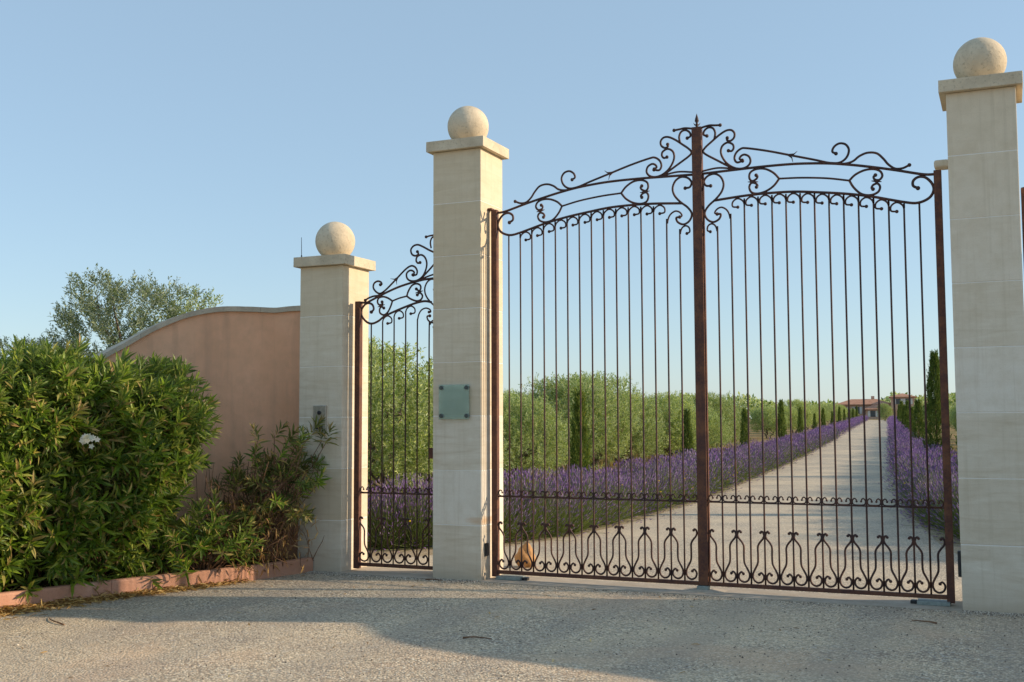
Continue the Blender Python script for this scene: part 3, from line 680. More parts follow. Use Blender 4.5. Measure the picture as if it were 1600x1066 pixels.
def bent(p0, p1, n=5, wob=.05):
    p0 = np.asarray(p0, float); p1 = np.asarray(p1, float); L = np.linalg.norm(p1 - p0)
    P = p0 + (p1 - p0)*np.linspace(0, 1, n)[:, None]
    P[1:-1] += rng.normal(size=(n - 2, 3))*wob*L; return P

OLIVE = leaf_material('olive_leaves', [(0, (.09, .15, .034)), (.35, (.215, .31, .075)), (.7, (.39, .49, .145)), (1, (.68, .73, .34))], .34, .40, (.42, .48, .24))
OLIVE_COOL = leaf_material('olive_leaves_silver', [(0, (.065, .10, .040)), (.4, (.14, .19, .075)), (.75, (.26, .32, .14)), (1, (.42, .47, .26))], .28, .45, (.24, .29, .21))
CYPRESS = leaf_material('cypress_sprays', [(0, (.055, .10, .022)), (.5, (.125, .195, .038)), (.85, (.23, .29, .055)), (1, (.34, .34, .08))], .3, .6)
OLEANDER = leaf_material('oleander_leaves', [(0, (.055, .105, .014)), (.3, (.14, .235, .022)), (.6, (.29, .41, .042)), (.82, (.46, .50, .085)), (.91, (.52, .44, .15)), (1, (.54, .32, .14))], .42, .44, (.18, .24, .07), .45)
OLEANDER_DULL = leaf_material('oleander_leaves_dusty', [(0, (.08, .10, .025)), (.4, (.15, .17, .045)), (.75, (.26, .24, .08)), (1, (.42, .29, .13))], .3, .5)
DEAD = leaf_material('dead_leaves', [(0, (.22, .115, .04)), (.5, (.48, .28, .09)), (.85, (.66, .44, .15)), (1, (.78, .60, .28))], .2, .6)
LAV_FLOWER = leaf_material('lavender_flowers', [(0, (.115, .055, .20)), (.45, (.225, .115, .36)), (.8, (.35, .20, .52)), (1, (.56, .44, .63))], .2, .8, None, .1, True, ((.33, .26, .36), 1.1, .65))
LAV_STEM = leaf_material('lavender_stems', [(0, (.07, .105, .03)), (.6, (.14, .19, .06)), (1, (.25, .28, .11))], .3, .7)
YELLOW = leaf_material('yellow_petals', [(0, (.75, .46, .01)), (1, (.85, .62, .03))], .2, .6)
WHITE = leaf_material('white_petals', [(0, (.74, .70, .62)), (1, (.85, .82, .76))], .25, .6)
GRASS = leaf_material('dry_grass_blades', [(0, (.20, .18, .05)), (.5, (.40, .28, .10)), (1, (.55, .42, .19))], .25, .8)

# ------------------------------------------------------------------ olive trees
def olive_meshes(seed, h, rad, z0, sprigs, mat, leafL=.062, trunks=3, open_=.0):
    global rng
    rng = np.random.default_rng(seed)
    wood = MB(); crown = MB(); tips = []
    cz = (h + z0)/2; rz = (h - z0)/2
    for k in range(trunks):
        a = k*2*PI/trunks + rng.uniform(0, 1.5); b0 = np.array([.08*math.cos(a), .08*math.sin(a), -.05])
        b1 = np.array([.30*rad*math.cos(a), .30*rad*math.sin(a), z0 + .25*rng.uniform(.8, 1.3)])
        P = bent(b0, b1, 6, .06); r = rng.uniform(.05, .085); wood.tube(P, np.linspace(r*1.35, r*.75, 6), 7)
        for j in range(5):
            u = rng.uniform(0, 2*PI); e = rng.uniform(-.1, 1.2); q = np.array([math.cos(u)*math.cos(e), math.sin(u)*math.cos(e), math.sin(e)])
            tgt = np.array([0, 0, cz]) + q*np.array([rad, rad, rz])*rng.uniform(.55, .8)
            Q = bent(b1 if j % 2 else P[-2], tgt, 6, .08); wood.tube(Q, np.linspace(r*.6, .010, 6), 5)
            for i in range(5):
                s = Q[rng.integers(2, 6)]; t2 = s + rand_dirs(1)[0]*np.array([.6, .6, .5])*rad*.5 + np.array([0, 0, .12])
                B = bent(s, t2, 4, .1); wood.tube(B, np.linspace(.010, .004, 4), 4); tips.append(B[-1])
    # lumpy crown: clumps around limb tips plus a shell
    lob = rand_dirs(22); amp = rng.uniform(-.30, .34, 22)
    def lump(q): return 1 + (np.exp(-9*(1 - q@lob.T))*amp).sum(1)
    n1 = int(sprigs*.72); q = rand_dirs(n1*2); q = q[q[:, 2] > -.85][:n1]
    r_ = (rng.uniform(.42, 1.0, len(q))**.55)*lump(q)
    C1 = np.array([0, 0, cz]) + q*np.array([rad, rad, rz])*r_[:, None]
    tips = np.array(tips); C2_ = tips[rng.integers(0, len(tips), sprigs - n1)] + rng.normal(size=(sprigs - n1, 3))*.16*rad
    C = np.concatenate([C1, C2_]); C = C[(C[:, 2] > .22) & (C[:, 2] < h - .05)]
    keep = np.sin(C[:, 0]*5.3 + seed)*np.sin(C[:, 1]*4.9 + 2)*np.sin(C[:, 2]*5.1 + 1) + .25*np.sin(C[:, 0]*11 + C[:, 2]*9) > (-.24 + open_); C = C[keep]
    out = unit(C - np.array([0, 0, cz - .3*rz])); sd = unit(out + np.array([0, 0, .75]) + .55*rand_dirs(len(C)))
    nl = 13; SL = rng.uniform(.16, .30, len(C))
    for i in range(nl):
        f_ = (i + .5)/nl; P = C + sd*SL[:, None]*f_
        ax = unit(np.cross(sd, rand_dirs(len(C)))); D = sd*.65 + ax*.85
        leaves_simple(crown, P, D, leafL*rng.uniform(.75, 1.2, len(C)), leafL*.27*rng.uniform(.8, 1.2, len(C)))
    return wood.mesh('trunk', BARK_OLIVE, True), crown.mesh('crown', mat)
OL = [olive_meshes(100 + i, 3.15, 1.62, .38, 4300, OLIVE, .088) for i in range(4)]
def ordinal(i): return ['first', 'second', 'third', 'fourth', 'fifth', 'sixth', 'seventh', 'eighth', 'ninth', 'tenth', 'eleventh', 'twelfth', 'thirteenth', 'fourteenth', 'fifteenth', 'sixteenth', 'seventeenth', 'eighteenth', 'nineteenth', 'twentieth', 'twenty-first', 'twenty-second', 'twenty-third', 'twenty-fourth', 'twenty-fifth', 'twenty-sixth'][i]
def plant_olive(lat, t, s, label, group, var, rz, zs=1.0):
    p = W(lat, t); o = tag(empty('olive_tree', (p[0], p[1], float(TZ(t)) - .02), rz), label, 'tree', group)
    o.scale = (s, s, s*zs)
    link('trunk', OL[var][0], o); link('crown', OL[var][1], o); return o
r2 = random.Random(5)
rows = [(-8.2, 16.3, 24, 4.1, 'olive from the gate in the front row behind the left lavender', 'olives in the front row left of the drive'),
        (-13.0, 27.0, 12, 6.0, 'olive from the gate in the second row left of the drive', 'olives in the second row left of the drive'),
        (-18.5, 38.0, 9, 7.5, 'olive from the gate in the third row left of the drive', 'olives in the third row left of the drive'),
        (5.9, 24.0, 14, 6.0, 'olive from the gate in the row right of the drive', 'olives right of the drive')]
for lat, t0, n, st, lab, grp in rows:
    for i in range(n):
        big_ok = True; t = t0 + i*st*(1 + (.05*i if i > 10 else 0)) + r2.uniform(-.4, .4)
        plant_olive(lat + r2.uniform(-.35, .35), t, r2.uniform(.78, .97), f'{ordinal(i)} bushy green {lab}', grp, r2.randrange(4), r2.uniform(0, 6.28), r2.uniform(.86, 1.0))
# the silvery trees looking over the pink wall
big = olive_meshes(140, 4.2, 1.25, 2.2, 2900, OLIVE_COOL, .075, 1, .13)
thin = olive_meshes(141, 3.85, .5, 2.5, 150, OLIVE, .08, 1, -.3)
def lone(name, x, y, s, rz, m, label):
    o = tag(empty(name, (x, y, -.03), rz), label, 'tree'); o.scale = (s, s, s); link('trunk', m[0], o); link('crown', m[1], o); return o
lone('olive_tree', -11.0, 4.3, .96, .6, big, 'airy silver-green olive tree standing behind the curved pink wall')
lone('olive_tree', -12.1, 3.2, .71, 2.9, big, 'silvery low crown of an olive between the hedge and the taller olive behind the wall')
lone('olive_tree', -14.9, 5.0, .78, 2.2, OL[1], 'low pale olive tree behind the hedge at the left edge of the picture')
lone('olive_tree', -10.25, 5.0, 1.0, 4.0, thin, 'olive whose pale shoots just show above the coping of the pink wall')

# ------------------------------------------------------------------ cypresses
def cypress_mesh(seed, h, r):
    global rng
    rng = np.random.default_rng(seed); mb = MB(); wood = MB()
    wood.tube([(0, 0, -.05), (0, 0, h*.3), (.01, 0, h*.9)], [.035, .025, .006], 6)
    nc = int(330*h/2.15*r/.17); zc = h*(.03 + .93*rng.uniform(0, 1, nc)**.85); u = zc/h
    prof = r*np.interp(u, [0, .07, .25, .5, .75, .9, 1.0], [.5, .85, 1.0, .80, .44, .19, .02])
    a = rng.uniform(0, 2*PI, nc); k = rng.uniform(.2, 1.0, nc)**.5*rng.uniform(.85, 1.2, nc)
    Cc = np.stack([np.cos(a)*prof*k, np.sin(a)*prof*k, zc], 1); out = np.stack([np.cos(a), np.sin(a), np.zeros(nc)], 1)
    ax = unit(np.array([0, 0, 1.]) + out*.30 + .16*rand_dirs(nc)); Ls = rng.uniform(.14, .28, nc)*np.interp(u, [0, .8, 1], [1.0, 1.0, .8])
    for j in range(30):                                      # each clump is an upright feathery spray
        f_ = rng.uniform(0, 1, nc)
        P = Cc + ax*(Ls*f_)[:, None] + rand_dirs(nc)*(.030*(1 - f_*.75))[:, None]
        leaves_simple(mb, P, ax + .42*rand_dirs(nc), rng.uniform(.04, .085, nc), rng.uniform(.009, .015, nc))
    return wood.mesh('trunk', BARK_DARK), mb.mesh('crown', CYPRESS)
CY = [cypress_mesh(200, 2.15, .17), cypress_mesh(201, 2.15, .155), cypress_mesh(202, 3.6, .34)]
def cypress(lat, t, var, s, sw, label, group):
    p = W(lat, t); o = tag(empty('cypress', (p[0], p[1], float(TZ(t)) - .01), r2.uniform(0, 6)), label, 'tree', group)
    o.scale = (s*sw, s*sw, s); link('trunk', CY[var][0], o); link('crown', CY[var][1], o)
for i, (t, s) in enumerate([(18.5, 1.0), (29.3, .9), (41.8, .97), (56.8, 1.22), (69.5, 1.05), (83.5, .86), (95, 1.05), (111, .9), (128, 1.12), (143, 1.0), (161, 1.2), (180, 1.1), (202, 1.25)]):
    cypress(-5.0, t, i % 2, s*.97, .95, f'{ordinal(i)} slim dark cypress from the gate behind the left lavender', 'cypresses left of the drive')
for i, (t, v, s) in enumerate([(20.6, 0, .98), (34.5, 2, 1.0), (54, 1, 1.15), (68, 0, 1.0), (81, 1, 1.22), (97, 0, 1.1), (114, 1, 1.3), (136, 0, 1.2)]):
    cypress(1.34, t, v, s, 1.2 if v != 2 else .95, f'{ordinal(i)} dark cypress from the gate behind the right lavender', 'cypresses right of the drive')

# ------------------------------------------------------------------ lavender
def lavender_row(name, edge, side, label, seed):
    """edge: (lat, t) polyline of the drive-side edge; side -1 grows to the left, +1 to the right"""
    global rng
    rng = np.random.default_rng(seed); fl = MB(); st = MB(); yl = MB()
    E_ = np.array(edge, float); sl_ = np.concatenate([[0], np.cumsum(np.linalg.norm(np.diff(E_, axis=0), axis=1))])
    s = 0.0
    while s < sl_[-1]:
        p = np.array([np.interp(s, sl_, E_[:, k]) for k in (0, 1)]); p2 = np.array([np.interp(s + .1, sl_, E_[:, k]) for k in (0, 1)])
        tg = (p2 - p)/(np.linalg.norm(p2 - p) + 1e-9); nrm = np.array([-tg[1], tg[0]])
        if nrm[0]*side < 0 and abs(nrm[0]) > .3: nrm = -nrm
        if abs(nrm[0]) <= .3 and nrm[1] < 0: nrm = -nrm
        t = p[1]; lod = 1.0 if t < 24 else (.58 if t < 45 else (.30 if t < 90 else .12)); big_ = 1.0 if t < 24 else (1.25 if t < 45 else (1.9 if t < 90 else 2.9))
        for off in (.30, .85):
            c = p + nrm*(off + rng.uniform(-.08, .08)); w = W(c[0], c[1]); z = float(TZ(c[1]))
            if rng.uniform() < .05: continue
            hs = rng.uniform(.74, 1.10); n = int(rng.uniform(680, 860)*lod); base = np.array([w[0], w[1], z])
            a = rng.uniform(0, 2*PI, n); e = np.abs(rng.normal(0, .62, n)).clip(0, 1.42)
            D = np.stack([np.sin(e)*np.cos(a), np.sin(e)*np.sin(a), np.cos(e)], 1)
            L = rng.uniform(.48, .88, n)*(1 - .22*(e/1.2)**2)*hs
            B = base + np.stack([np.cos(a), np.sin(a), np.zeros(n)], 1)*rng.uniform(0, .14, (n, 1))
            tip = B + D*L[:, None]; tip[:, 2] -= .10*e**2
            # stems: slim two-sided ribbons
            S = unit(np.cross(D, rand_dirs(n)))*.0022*big_
            if t < 90: V = np.stack([B - S, B + S, tip + S*.6, tip - S*.6], 1).reshape(-1, 3); st.add(V, None, np.arange(n)[:, None]*4 + [0, 1, 2, 3])
            # leafy base
            m = int(170*lod); a2 = rng.uniform(0, 2*PI, m); e2 = rng.uniform(.1, 1.35, m)
            D2 = np.stack([np.sin(e2)*np.cos(a2), np.sin(e2)*np.sin(a2), np.cos(e2)], 1)
            leaves_simple(st, base + D2*rng.uniform(.08, .34, (m, 1)), D2 + .5*rand_dirs(m), rng.uniform(.07, .13, m)*min(big_, 1.7), .009*big_)
            # flower spikes: slim four-sided buds, broken into two whorls
            ln = rng.uniform(.035, .078, n)*min(big_, 1.8); wd = rng.uniform(.0042, .0066, n)*big_
            A = unit(np.cross(D, rand_dirs(n))); Bq = np.cross(D, A); b0 = tip - D*ln[:, None]*.25
            mid = b0 + D*(ln*.45)[:, None]; rad_ = wd[:, None]*1.05
            V = np.stack([b0, mid + A*rad_, mid + (-.5*A + .866*Bq)*rad_, mid + (-.5*A - .866*Bq)*rad_, b0 + D*ln[:, None]], 1).reshape(-1, 3); i = np.arange(n)[:, None]*5
            fl.add(V, np.concatenate([i + list(q) for q in ((0, 2, 1), (0, 3, 2), (0, 1, 3), (4, 1, 2), (4, 2, 3), (4, 3, 1))]))
            if t < 30 and rng.uniform() < .22:
                m = rng.integers(2, 7); P = base + np.stack([rng.normal(0, .2, m) - side*.1, rng.normal(0, .2, m), rng.uniform(.2, .6, m)], 1)
                for x in P: yl.ball(x, rng.uniform(.012, .019), 6, 4, (1, 1, .6))
        s += .52 if t < 45 else .7
    mb = MB(); mats = []; idx3 = []; idx4 = []
    for k, src in enumerate((fl, st, yl)):
        if src.n == 0: continue
        V, f3, f4 = src.arrays(); mb.add(V, f3, f4); idx3 += [k]*len(f3); idx4 += [k]*len(f4)
    o = link(name, mb.mesh(name, [LAV_FLOWER, LAV_STEM, YELLOW], False, idx3 + idx4))
    return tag(o, label, 'lavender', kind='stuff')
def edge_w(pts): return [((np.array(p) - C2)@RN, (np.array(p) - C2)@RD) for p in pts]
lavender_row('lavender', edge_w([(-6.6, 1.5), (-5.4, 1.65), (-4.36, 2.05), (-3.5, 2.9), (-3.1, 3.9)]) + [(-3.98, 17.2), (-3.7, 22.1), (-3.62, 27.6), (-3.62, 225)], -1,
             'long purple lavender hedge along the left side of the drive', 31)
lavender_row('lavender', edge_w([(2.5, 4.0)]) + [(.55, 17.7), (.36, 20.4), (.30, 29), (.30, 225)], 1, 'purple lavender hedge along the right side of the drive', 32)

# ------------------------------------------------------------------ oleander hedge
def shoot_arrays(seed, dull=False):
    global rng
    rng = np.random.default_rng(seed); mb = MB(); L = rng.uniform(.20, .30); nodes = 8
    st = bent((0, 0, 0), (rng.normal(0, .02), rng.normal(0, .02), L), 4, .04)
    a0 = rng.uniform(0, 6)
    P = []; D = []; LL = []
    for i in range(nodes):
        f_ = .25 + .75*i/(nodes - 1); c = np.array([np.interp(f_*3, range(4), st[:, k]) for k in range(3)])
        for j in range(3):
            a = a0 + i*1.05 + j*2.094 + rng.normal(0, .15); e = 1.15 - .85*(i/(nodes - 1))**1.4 + rng.normal(0, .12)
            if rng.uniform() < .06: continue
            P.append(c); D.append((math.sin(e)*math.cos(a), math.sin(e)*math.sin(a), math.cos(e))); LL.append(rng.uniform(.115, .17)*(1 - .35*(i/(nodes - 1))**3))
    leaves_lance(mb, np.array(P), np.array(D), np.array(LL), np.array(LL)*rng.uniform(.17, .21), rng.uniform(.08, .3))
    return mb, st
VARS = [shoot_arrays(300 + i)[0] for i in range(12)]
VMESH = [v.mesh('leafy_shoot', OLEANDER) for v in VARS]
VDULL = [VARS[i].mesh('leafy_shoot', OLEANDER_DULL) for i in range(4)]
def shoot_matrix(p, d, s, roll):
    q = Vector(d).to_track_quat('Z', 'Y').to_matrix().to_4x4()
    return Matrix.Translation(Vector(p)) @ q @ Matrix.Rotation(roll, 4, 'Z') @ Matrix.Scale(s, 4)
def merge_shoots(mb, var, M):
    V, f3, f4 = VARS[var].arrays(); A = np.array(M); mb.add(V@A[:3, :3].T + A[:3, 3], f3, f4)
def hedge(root, spine, hw, H, n, npart, seed, zmin=.1):
    global rng
    rng = np.random.default_rng(seed); SP = np.array(spine, float)
    base = np.array(root.location)
    def dist(P):
        best = np.full(len(P), 9.0); near = np.zeros((len(P), 2))
        for a, b in zip(SP[:-1], SP[1:]):
            u = np.clip(((P[:, :2] - a)@(b - a))/((b - a)@(b - a)), 0, 1); c = a + u[:, None]*(b - a)
            dd = np.linalg.norm(P[:, :2] - c, axis=1); m = dd < best; best[m] = dd[m]; near[m] = c[m]
        return best, near
    lo = np.array([*(SP.min(0) - hw - .2), zmin]); hi = np.array([*(SP.max(0) + hw + .2), H + .1])
    pts = []; nrm = []; cnt = 0
    while cnt < n:
        P = rng.uniform(lo, hi, (6000, 3)); dd, near = dist(P)
        lump = 1 + .09*np.sin(P[:, 0]*3.1 + P[:, 2]*2.3) + .08*np.sin(P[:, 1]*4.3 - P[:, 2]*3.7 + 1) + .05*np.sin(P[:, 2]*8 + P[:, 0]*7)
        taper = np.interp(P[:, 2]/H, [0, .12, .3, .6, .85, 1], [.50, .62, .86, 1.0, 1.0, .95])
        g = (dd/(hw*lump*taper))**4 + (np.abs(P[:, 2] - H*.48)/(H*.53*lump))**7
        m = (g > .38) & (g < 1.0); P = P[m]; near = near[m]; dd = dd[m]
        out = np.zeros_like(P); out[:, :2] = (P[:, :2] - near)/(dd[:, None] + 1e-6)*(dd[:, None]/hw)**2
        out[:, 2] = np.sign(P[:, 2] - H*.48)*(np.abs(P[:, 2] - H*.48)/(H*.53))**3
        pts.append(P); nrm.append(out); cnt += len(P)
    P = np.concatenate(pts)[:n]; N = unit(np.concatenate(nrm)[:n])
    D = unit(N*.8 + np.array([0, 0, .5]) + .62*rand_dirs(n)); low = P[:, 2] < .35; D[low, 2] += .25; D = unit(D)
    court = np.array([2.7, -10.3, 1.6]); score = (N*unit(court - P)).sum(1) - .05*np.linalg.norm(court - P, axis=1)   # the side that faces the forecourt
    order = np.argsort(-score); S = rng.uniform(.9, 1.4, n); R = rng.uniform(0, 6.28, n); K = rng.integers(0, 12, n)
    rest = MB(); T = Matrix.Translation(-root.location)
    pick = set(rng.choice(order[:int(npart*1.8)], npart, replace=False).tolist())
    for i in range(n):
        M = T @ shoot_matrix(P[i], D[i], S[i], R[i])
        if i in pick:
            o = link('leafy_shoot', VDULL[K[i] % 4] if rng.uniform() < .22 else VMESH[K[i]], root); o.matrix_local = M
        else: merge_shoots(rest, K[i], M)
    # inner dark leaves and stems
    m = 9000; Q = rng.uniform(lo, hi, (m*3, 3)); dd, near = dist(Q); k = (dd < hw*.80) & (Q[:, 2] < H*.92); Q = Q[k][:m]
    leaves_lance(rest, Q - base, rand_dirs(len(Q)) + np.array([0, 0, .4]), rng.uniform(.09, .14, len(Q)), .02)
    tag(link('foliage', rest.mesh('foliage', OLEANDER), root), kind='stuff')
    stm = MB()
    for i in range(60):
        u = rng.uniform(0, len(SP) - 1.001); a = SP[int(u)] + (SP[int(u) + 1] - SP[int(u)])*(u % 1)
        b = np.array([*(a + rng.normal(0, hw*.45, 2)), rng.uniform(.6, .85)*H]); a = np.array([*(a + rng.normal(0, .12, 2)), 0.05])
        stm.tube(bent(a, b, 5, .05) - base, np.linspace(.016, .006, 5), 5)
    link('stems', stm.mesh('stems', BARK_DARK, True), root)
hd = tag(empty('oleander_hedge', (-5.35, -2.6, 0)), 'large dense green oleander hedge with a white flower at the left edge', 'hedge')
hedge(hd, [(-5.45, -1.74), (-5.74, -2.6), (-5.98, -3.5), (-6.2, -5.0)], .60, 1.93, 2300, 290, 41)
def flower_cluster(root, P, n, r, mat):
    """a head of single five-petalled blossoms, each a part of its own"""
    for i in range(n):
        up_ = unit(np.array([.65, -.75, .25]) + rng.normal(0, .3, 3)); c = np.array(P) + rng.normal(0, r, 3); sdv = unit(np.cross(up_, rand_dirs(1)[0])); s2 = np.cross(up_, sdv); mb = MB(); V = [(0, 0, 0)]; f3 = []
        for k in range(5):
            a_ = k*2*PI/5; d_ = sdv*math.cos(a_) + s2*math.sin(a_); w = np.cross(up_, d_); q_ = len(V)
            V += [d_*.013 + w*.010 + up_*.003, d_*.029 + up_*.002, d_*.013 - w*.010 + up_*.003]; f3 += [(0, q_, q_ + 1), (0, q_ + 1, q_ + 2)]
        link('flower', mb.add(V, f3).mesh('flower', mat), root, tuple(c))
flower_cluster(hd, np.array((-4.80, -2.77, 1.47)) - np.array(hd.location), 16, .034, WHITE)

# the low green sprout and the straggly shrub by the pillar
sp1 = tag(empty('oleander_shrub', (-4.78, -1.22, .08)), 'low bright green oleander shrub leaning over the kerb', 'shrub')
rng = np.random.default_rng(51)
stm = MB()
for i in range(46):
    a = rng.uniform(0, 6.28); R_ = rng.uniform(.05, .46)**.9; tip = np.array([R_*math.cos(a)*.8, R_*math.sin(a)*1.0, rng.uniform(.12, .56)*(1.15 - R_)])
    stm.tube(bent((0.03*math.cos(a), .03*math.sin(a), 0), tip, 4, .08), np.linspace(.007, .004, 4), 5)
    o = link('leafy_shoot', VMESH[rng.integers(0, 12)], sp1); d_ = unit(np.array([tip[0]*1.6, tip[1]*1.6, .35]) + .2*rand_dirs(1)[0])
    o.matrix_local = shoot_matrix(tip - d_*.06, d_, rng.uniform(.8, 1.15), rng.uniform(0, 6))
link('stems', stm.mesh('stems', BARK_DARK, True), sp1)
sp2 = tag(empty('oleander_shrub', (-4.68, -.48, .08)), 'straggly half-dead oleander shrub with brown twigs beside the shorter pillar', 'shrub')
rng = np.random.default_rng(52)
DV = [shoot_arrays(340 + i)[0].mesh('leafy_shoot', OLEANDER_DULL) for i in range(4)]
stm = MB(); dead = MB()
for i in range(44):
    a = rng.uniform(0, 6.28); k = rng.uniform(0, 1); right = i % 2 == 0
    tip = np.array([(.42 if right else -.02) + rng.normal(0, .16), (-.05 if right else -.10) + rng.normal(0, .20), rng.uniform(.75, 1.42) if right else rng.uniform(.6, 1.28)])
    Bn = bent((rng.normal(0, .14), rng.normal(0, .14), 0), tip, 6, .045); stm.tube(Bn, np.linspace(.009, .004, 6), 5)
    for j in range(4):
        s = Bn[rng.integers(2, 5)]; t2 = s + np.array([rng.normal(0, .11), rng.normal(0, .11), rng.uniform(.08, .24)]); stm.tube(bent(s, t2, 3, .06), [.005, .004, .003], 4)
        if rng.uniform() < .36:
            o = link('leafy_shoot', DV[rng.integers(0, 4)] if rng.uniform() < .75 else VMESH[rng.integers(0, 12)], sp2)
            o.matrix_local = shoot_matrix(t2 - np.array([0, 0, .08]), unit(t2 - s + .3*rand_dirs(1)[0]), rng.uniform(.6, .95), rng.uniform(0, 6))
    if right or k < .35:
        o = link('leafy_shoot', DV[rng.integers(0, 4)] if rng.uniform() < .7 else VMESH[rng.integers(0, 12)], sp2)
        d_ = unit(Bn[-1] - Bn[-2] + .25*rand_dirs(1)[0]); o.matrix_local = shoot_matrix(tip - d_*.1, d_, rng.uniform(.75, 1.1), rng.uniform(0, 6))
n = 900; P = np.stack([rng.normal(.08, .24, n), rng.normal(-.12, .24, n), rng.uniform(.02, .75, n)], 1)
leaves_lance(dead, P, rand_dirs(n) + np.array([0, 0, -.4]), rng.uniform(.06, .11, n), .014, .35)
for i in range(26):
    s = np.array([rng.normal(-.12, .12), rng.normal(-.28, .12), 0]); stm.tube(bent(s, s + np.array([rng.normal(-.05, .12), rng.normal(-.05, .10), rng.uniform(.55, 1.15)]), 5, .04), [.007, .006, .005, .004, .003], 5)
for i in range(150):
    s = np.array([rng.normal(.06, .24), rng.normal(-.08, .2), rng.uniform(0, .35)]); stm.tube(bent(s, s + np.array([rng.normal(0, .16), rng.normal(0, .14), rng.uniform(.12, .42)]), 4, .07), [.005, .004, .004, .002], 4)
link('stems', stm.mesh('stems', BARK_DARK, True), sp2)
tag(link('dead_leaves', dead.mesh('dead_leaves', DEAD), sp2), kind='stuff')

# dry leaves blown against the kerb and a few twigs on the asphalt
rng = np.random.default_rng(61); mb = MB(); n = 3000
s_ = .9 + 3.6*rng.uniform(0, 1, n)**.62; kx = np.interp(s_, d, KL[:, 0]); ky = np.interp(s_, d, KL[:, 1])
off = np.abs(rng.normal(0, .085, n))*np.interp(s_, [0, 2.2, 4], [.45, 1.0, 1.9]) + .02
P = np.stack([kx + off*.9, ky - off*.28, rng.uniform(.004, .045, n)*np.exp(-off*6)+.004], 1)
Dq = rand_dirs(n); Dq[:, 2] *= .16
leaves_lance(mb, P, Dq, rng.uniform(.06, .13, n), rng.uniform(.010, .02, n), .2)
n = 420; s_ = rng.uniform(.2, d[-1], n); kx = np.interp(s_, d, KL[:, 0]); ky = np.interp(s_, d, KL[:, 1]); Dq = rand_dirs(n); Dq[:, 2] *= .3
leaves_lance(mb, np.stack([kx - rng.uniform(.1, .45, n), ky + rng.uniform(0, .15, n), rng.uniform(.11, .16, n)], 1), Dq, rng.uniform(.06, .12, n), .015, .3)
n = 46; Dq = rand_dirs(n); Dq[:, 2] *= .12
leaves_lance(mb, np.stack([rng.uniform(-4.6, 2.0, n), rng.uniform(-5.0, -.15, n), np.full(n, .008)], 1), Dq, rng.uniform(.05, .10, n), .012, .25)
tag(link('dry_leaves', mb.mesh('dry_leaves', DEAD)), 'dry yellow leaves heaped along the terracotta kerb', 'leaves', kind='stuff')
TW = [((-.98, -2.72), .22, .3, 'thin curved brown twig lying on the shaded asphalt'), ((-4.45, -3.42), .42, 2.7, 'brown twig lying on the sunlit asphalt near the kerb'), ((-2.72, -.14), .20, .1, 'dry pod lying at the foot of the plaque pillar'), ((2.0, -.72), .20, 2.9, 'short dark twig on the asphalt before the right-hand pillar')]
for (x, y), L_, rz, lab in TW:
    Q = np.array([(-.5, 0, .006), (-.2, .04, .012), (.15, .03, .01), (.5, -.05, .006)])*np.array([L_, L_, 1])
    tag(link('twig', MB().tube(catmull(Q, 4), np.linspace(.007, .003, 13), 6).mesh('twig', BARK_DARK, True), None, (x, y, .001), (0, 0, rz)), lab, 'twig')

# orange stone inside the gate
bm = bmesh.new(); bmesh.ops.create_icosphere(bm, subdivisions=4, radius=1)
for v in bm.verts:
    c = v.co.copy(); k = 1 + .10*math.sin(c.x*3 + 1)*math.cos(c.y*4) + .06*math.sin(c.z*6 + c.x*5) + .03*math.sin(c.x*13)*math.sin(c.y*11 + c.z*9)
    w = 1.0 if c.z < 0 else 1 - .35*c.z; v.co = Vector((c.x*.115*k*w, c.y*.11*k*w, c.z*.15*k + .11))
    v.co.z = max(v.co.z, -.01)
for fc_ in bm.faces: fc_.smooth = True
me = bpy.data.meshes.new('boulder'); bm.to_mesh(me); bm.free()
me.materials.append(m_plain('orange_stone', (.50, .27, .11), .9, 0, .35, 9))
tag(link('boulder', me, None, (-2.29, 1.2, 0)), 'small orange boulder just inside the gate at its left end', 'boulder')

# dry grass under the olives
rng = np.random.default_rng(71); mb = MB(); n = 26000
la = np.concatenate([rng.uniform(-18, -6.3, n), rng.uniform(2.2, 9, n//4)]); tt = 15.5 + 48*rng.uniform(0, 1, len(la))**1.5
P = C2 + la[:, None]*RN + tt[:, None]*RD; z = TZ(tt)
Dq = unit(rng.normal(size=(len(la), 3))*.35 + np.array([0, 0, 1.])); leaves_simple(mb, np.stack([P[:, 0], P[:, 1], z - .03], 1), Dq, rng.uniform(.12, .42, len(la)), .010*(1 + tt/30))
tag(link('dry_grass', mb.mesh('dry_grass', GRASS)), 'dry straw-coloured grass under the olive trees', 'grass', kind='stuff')

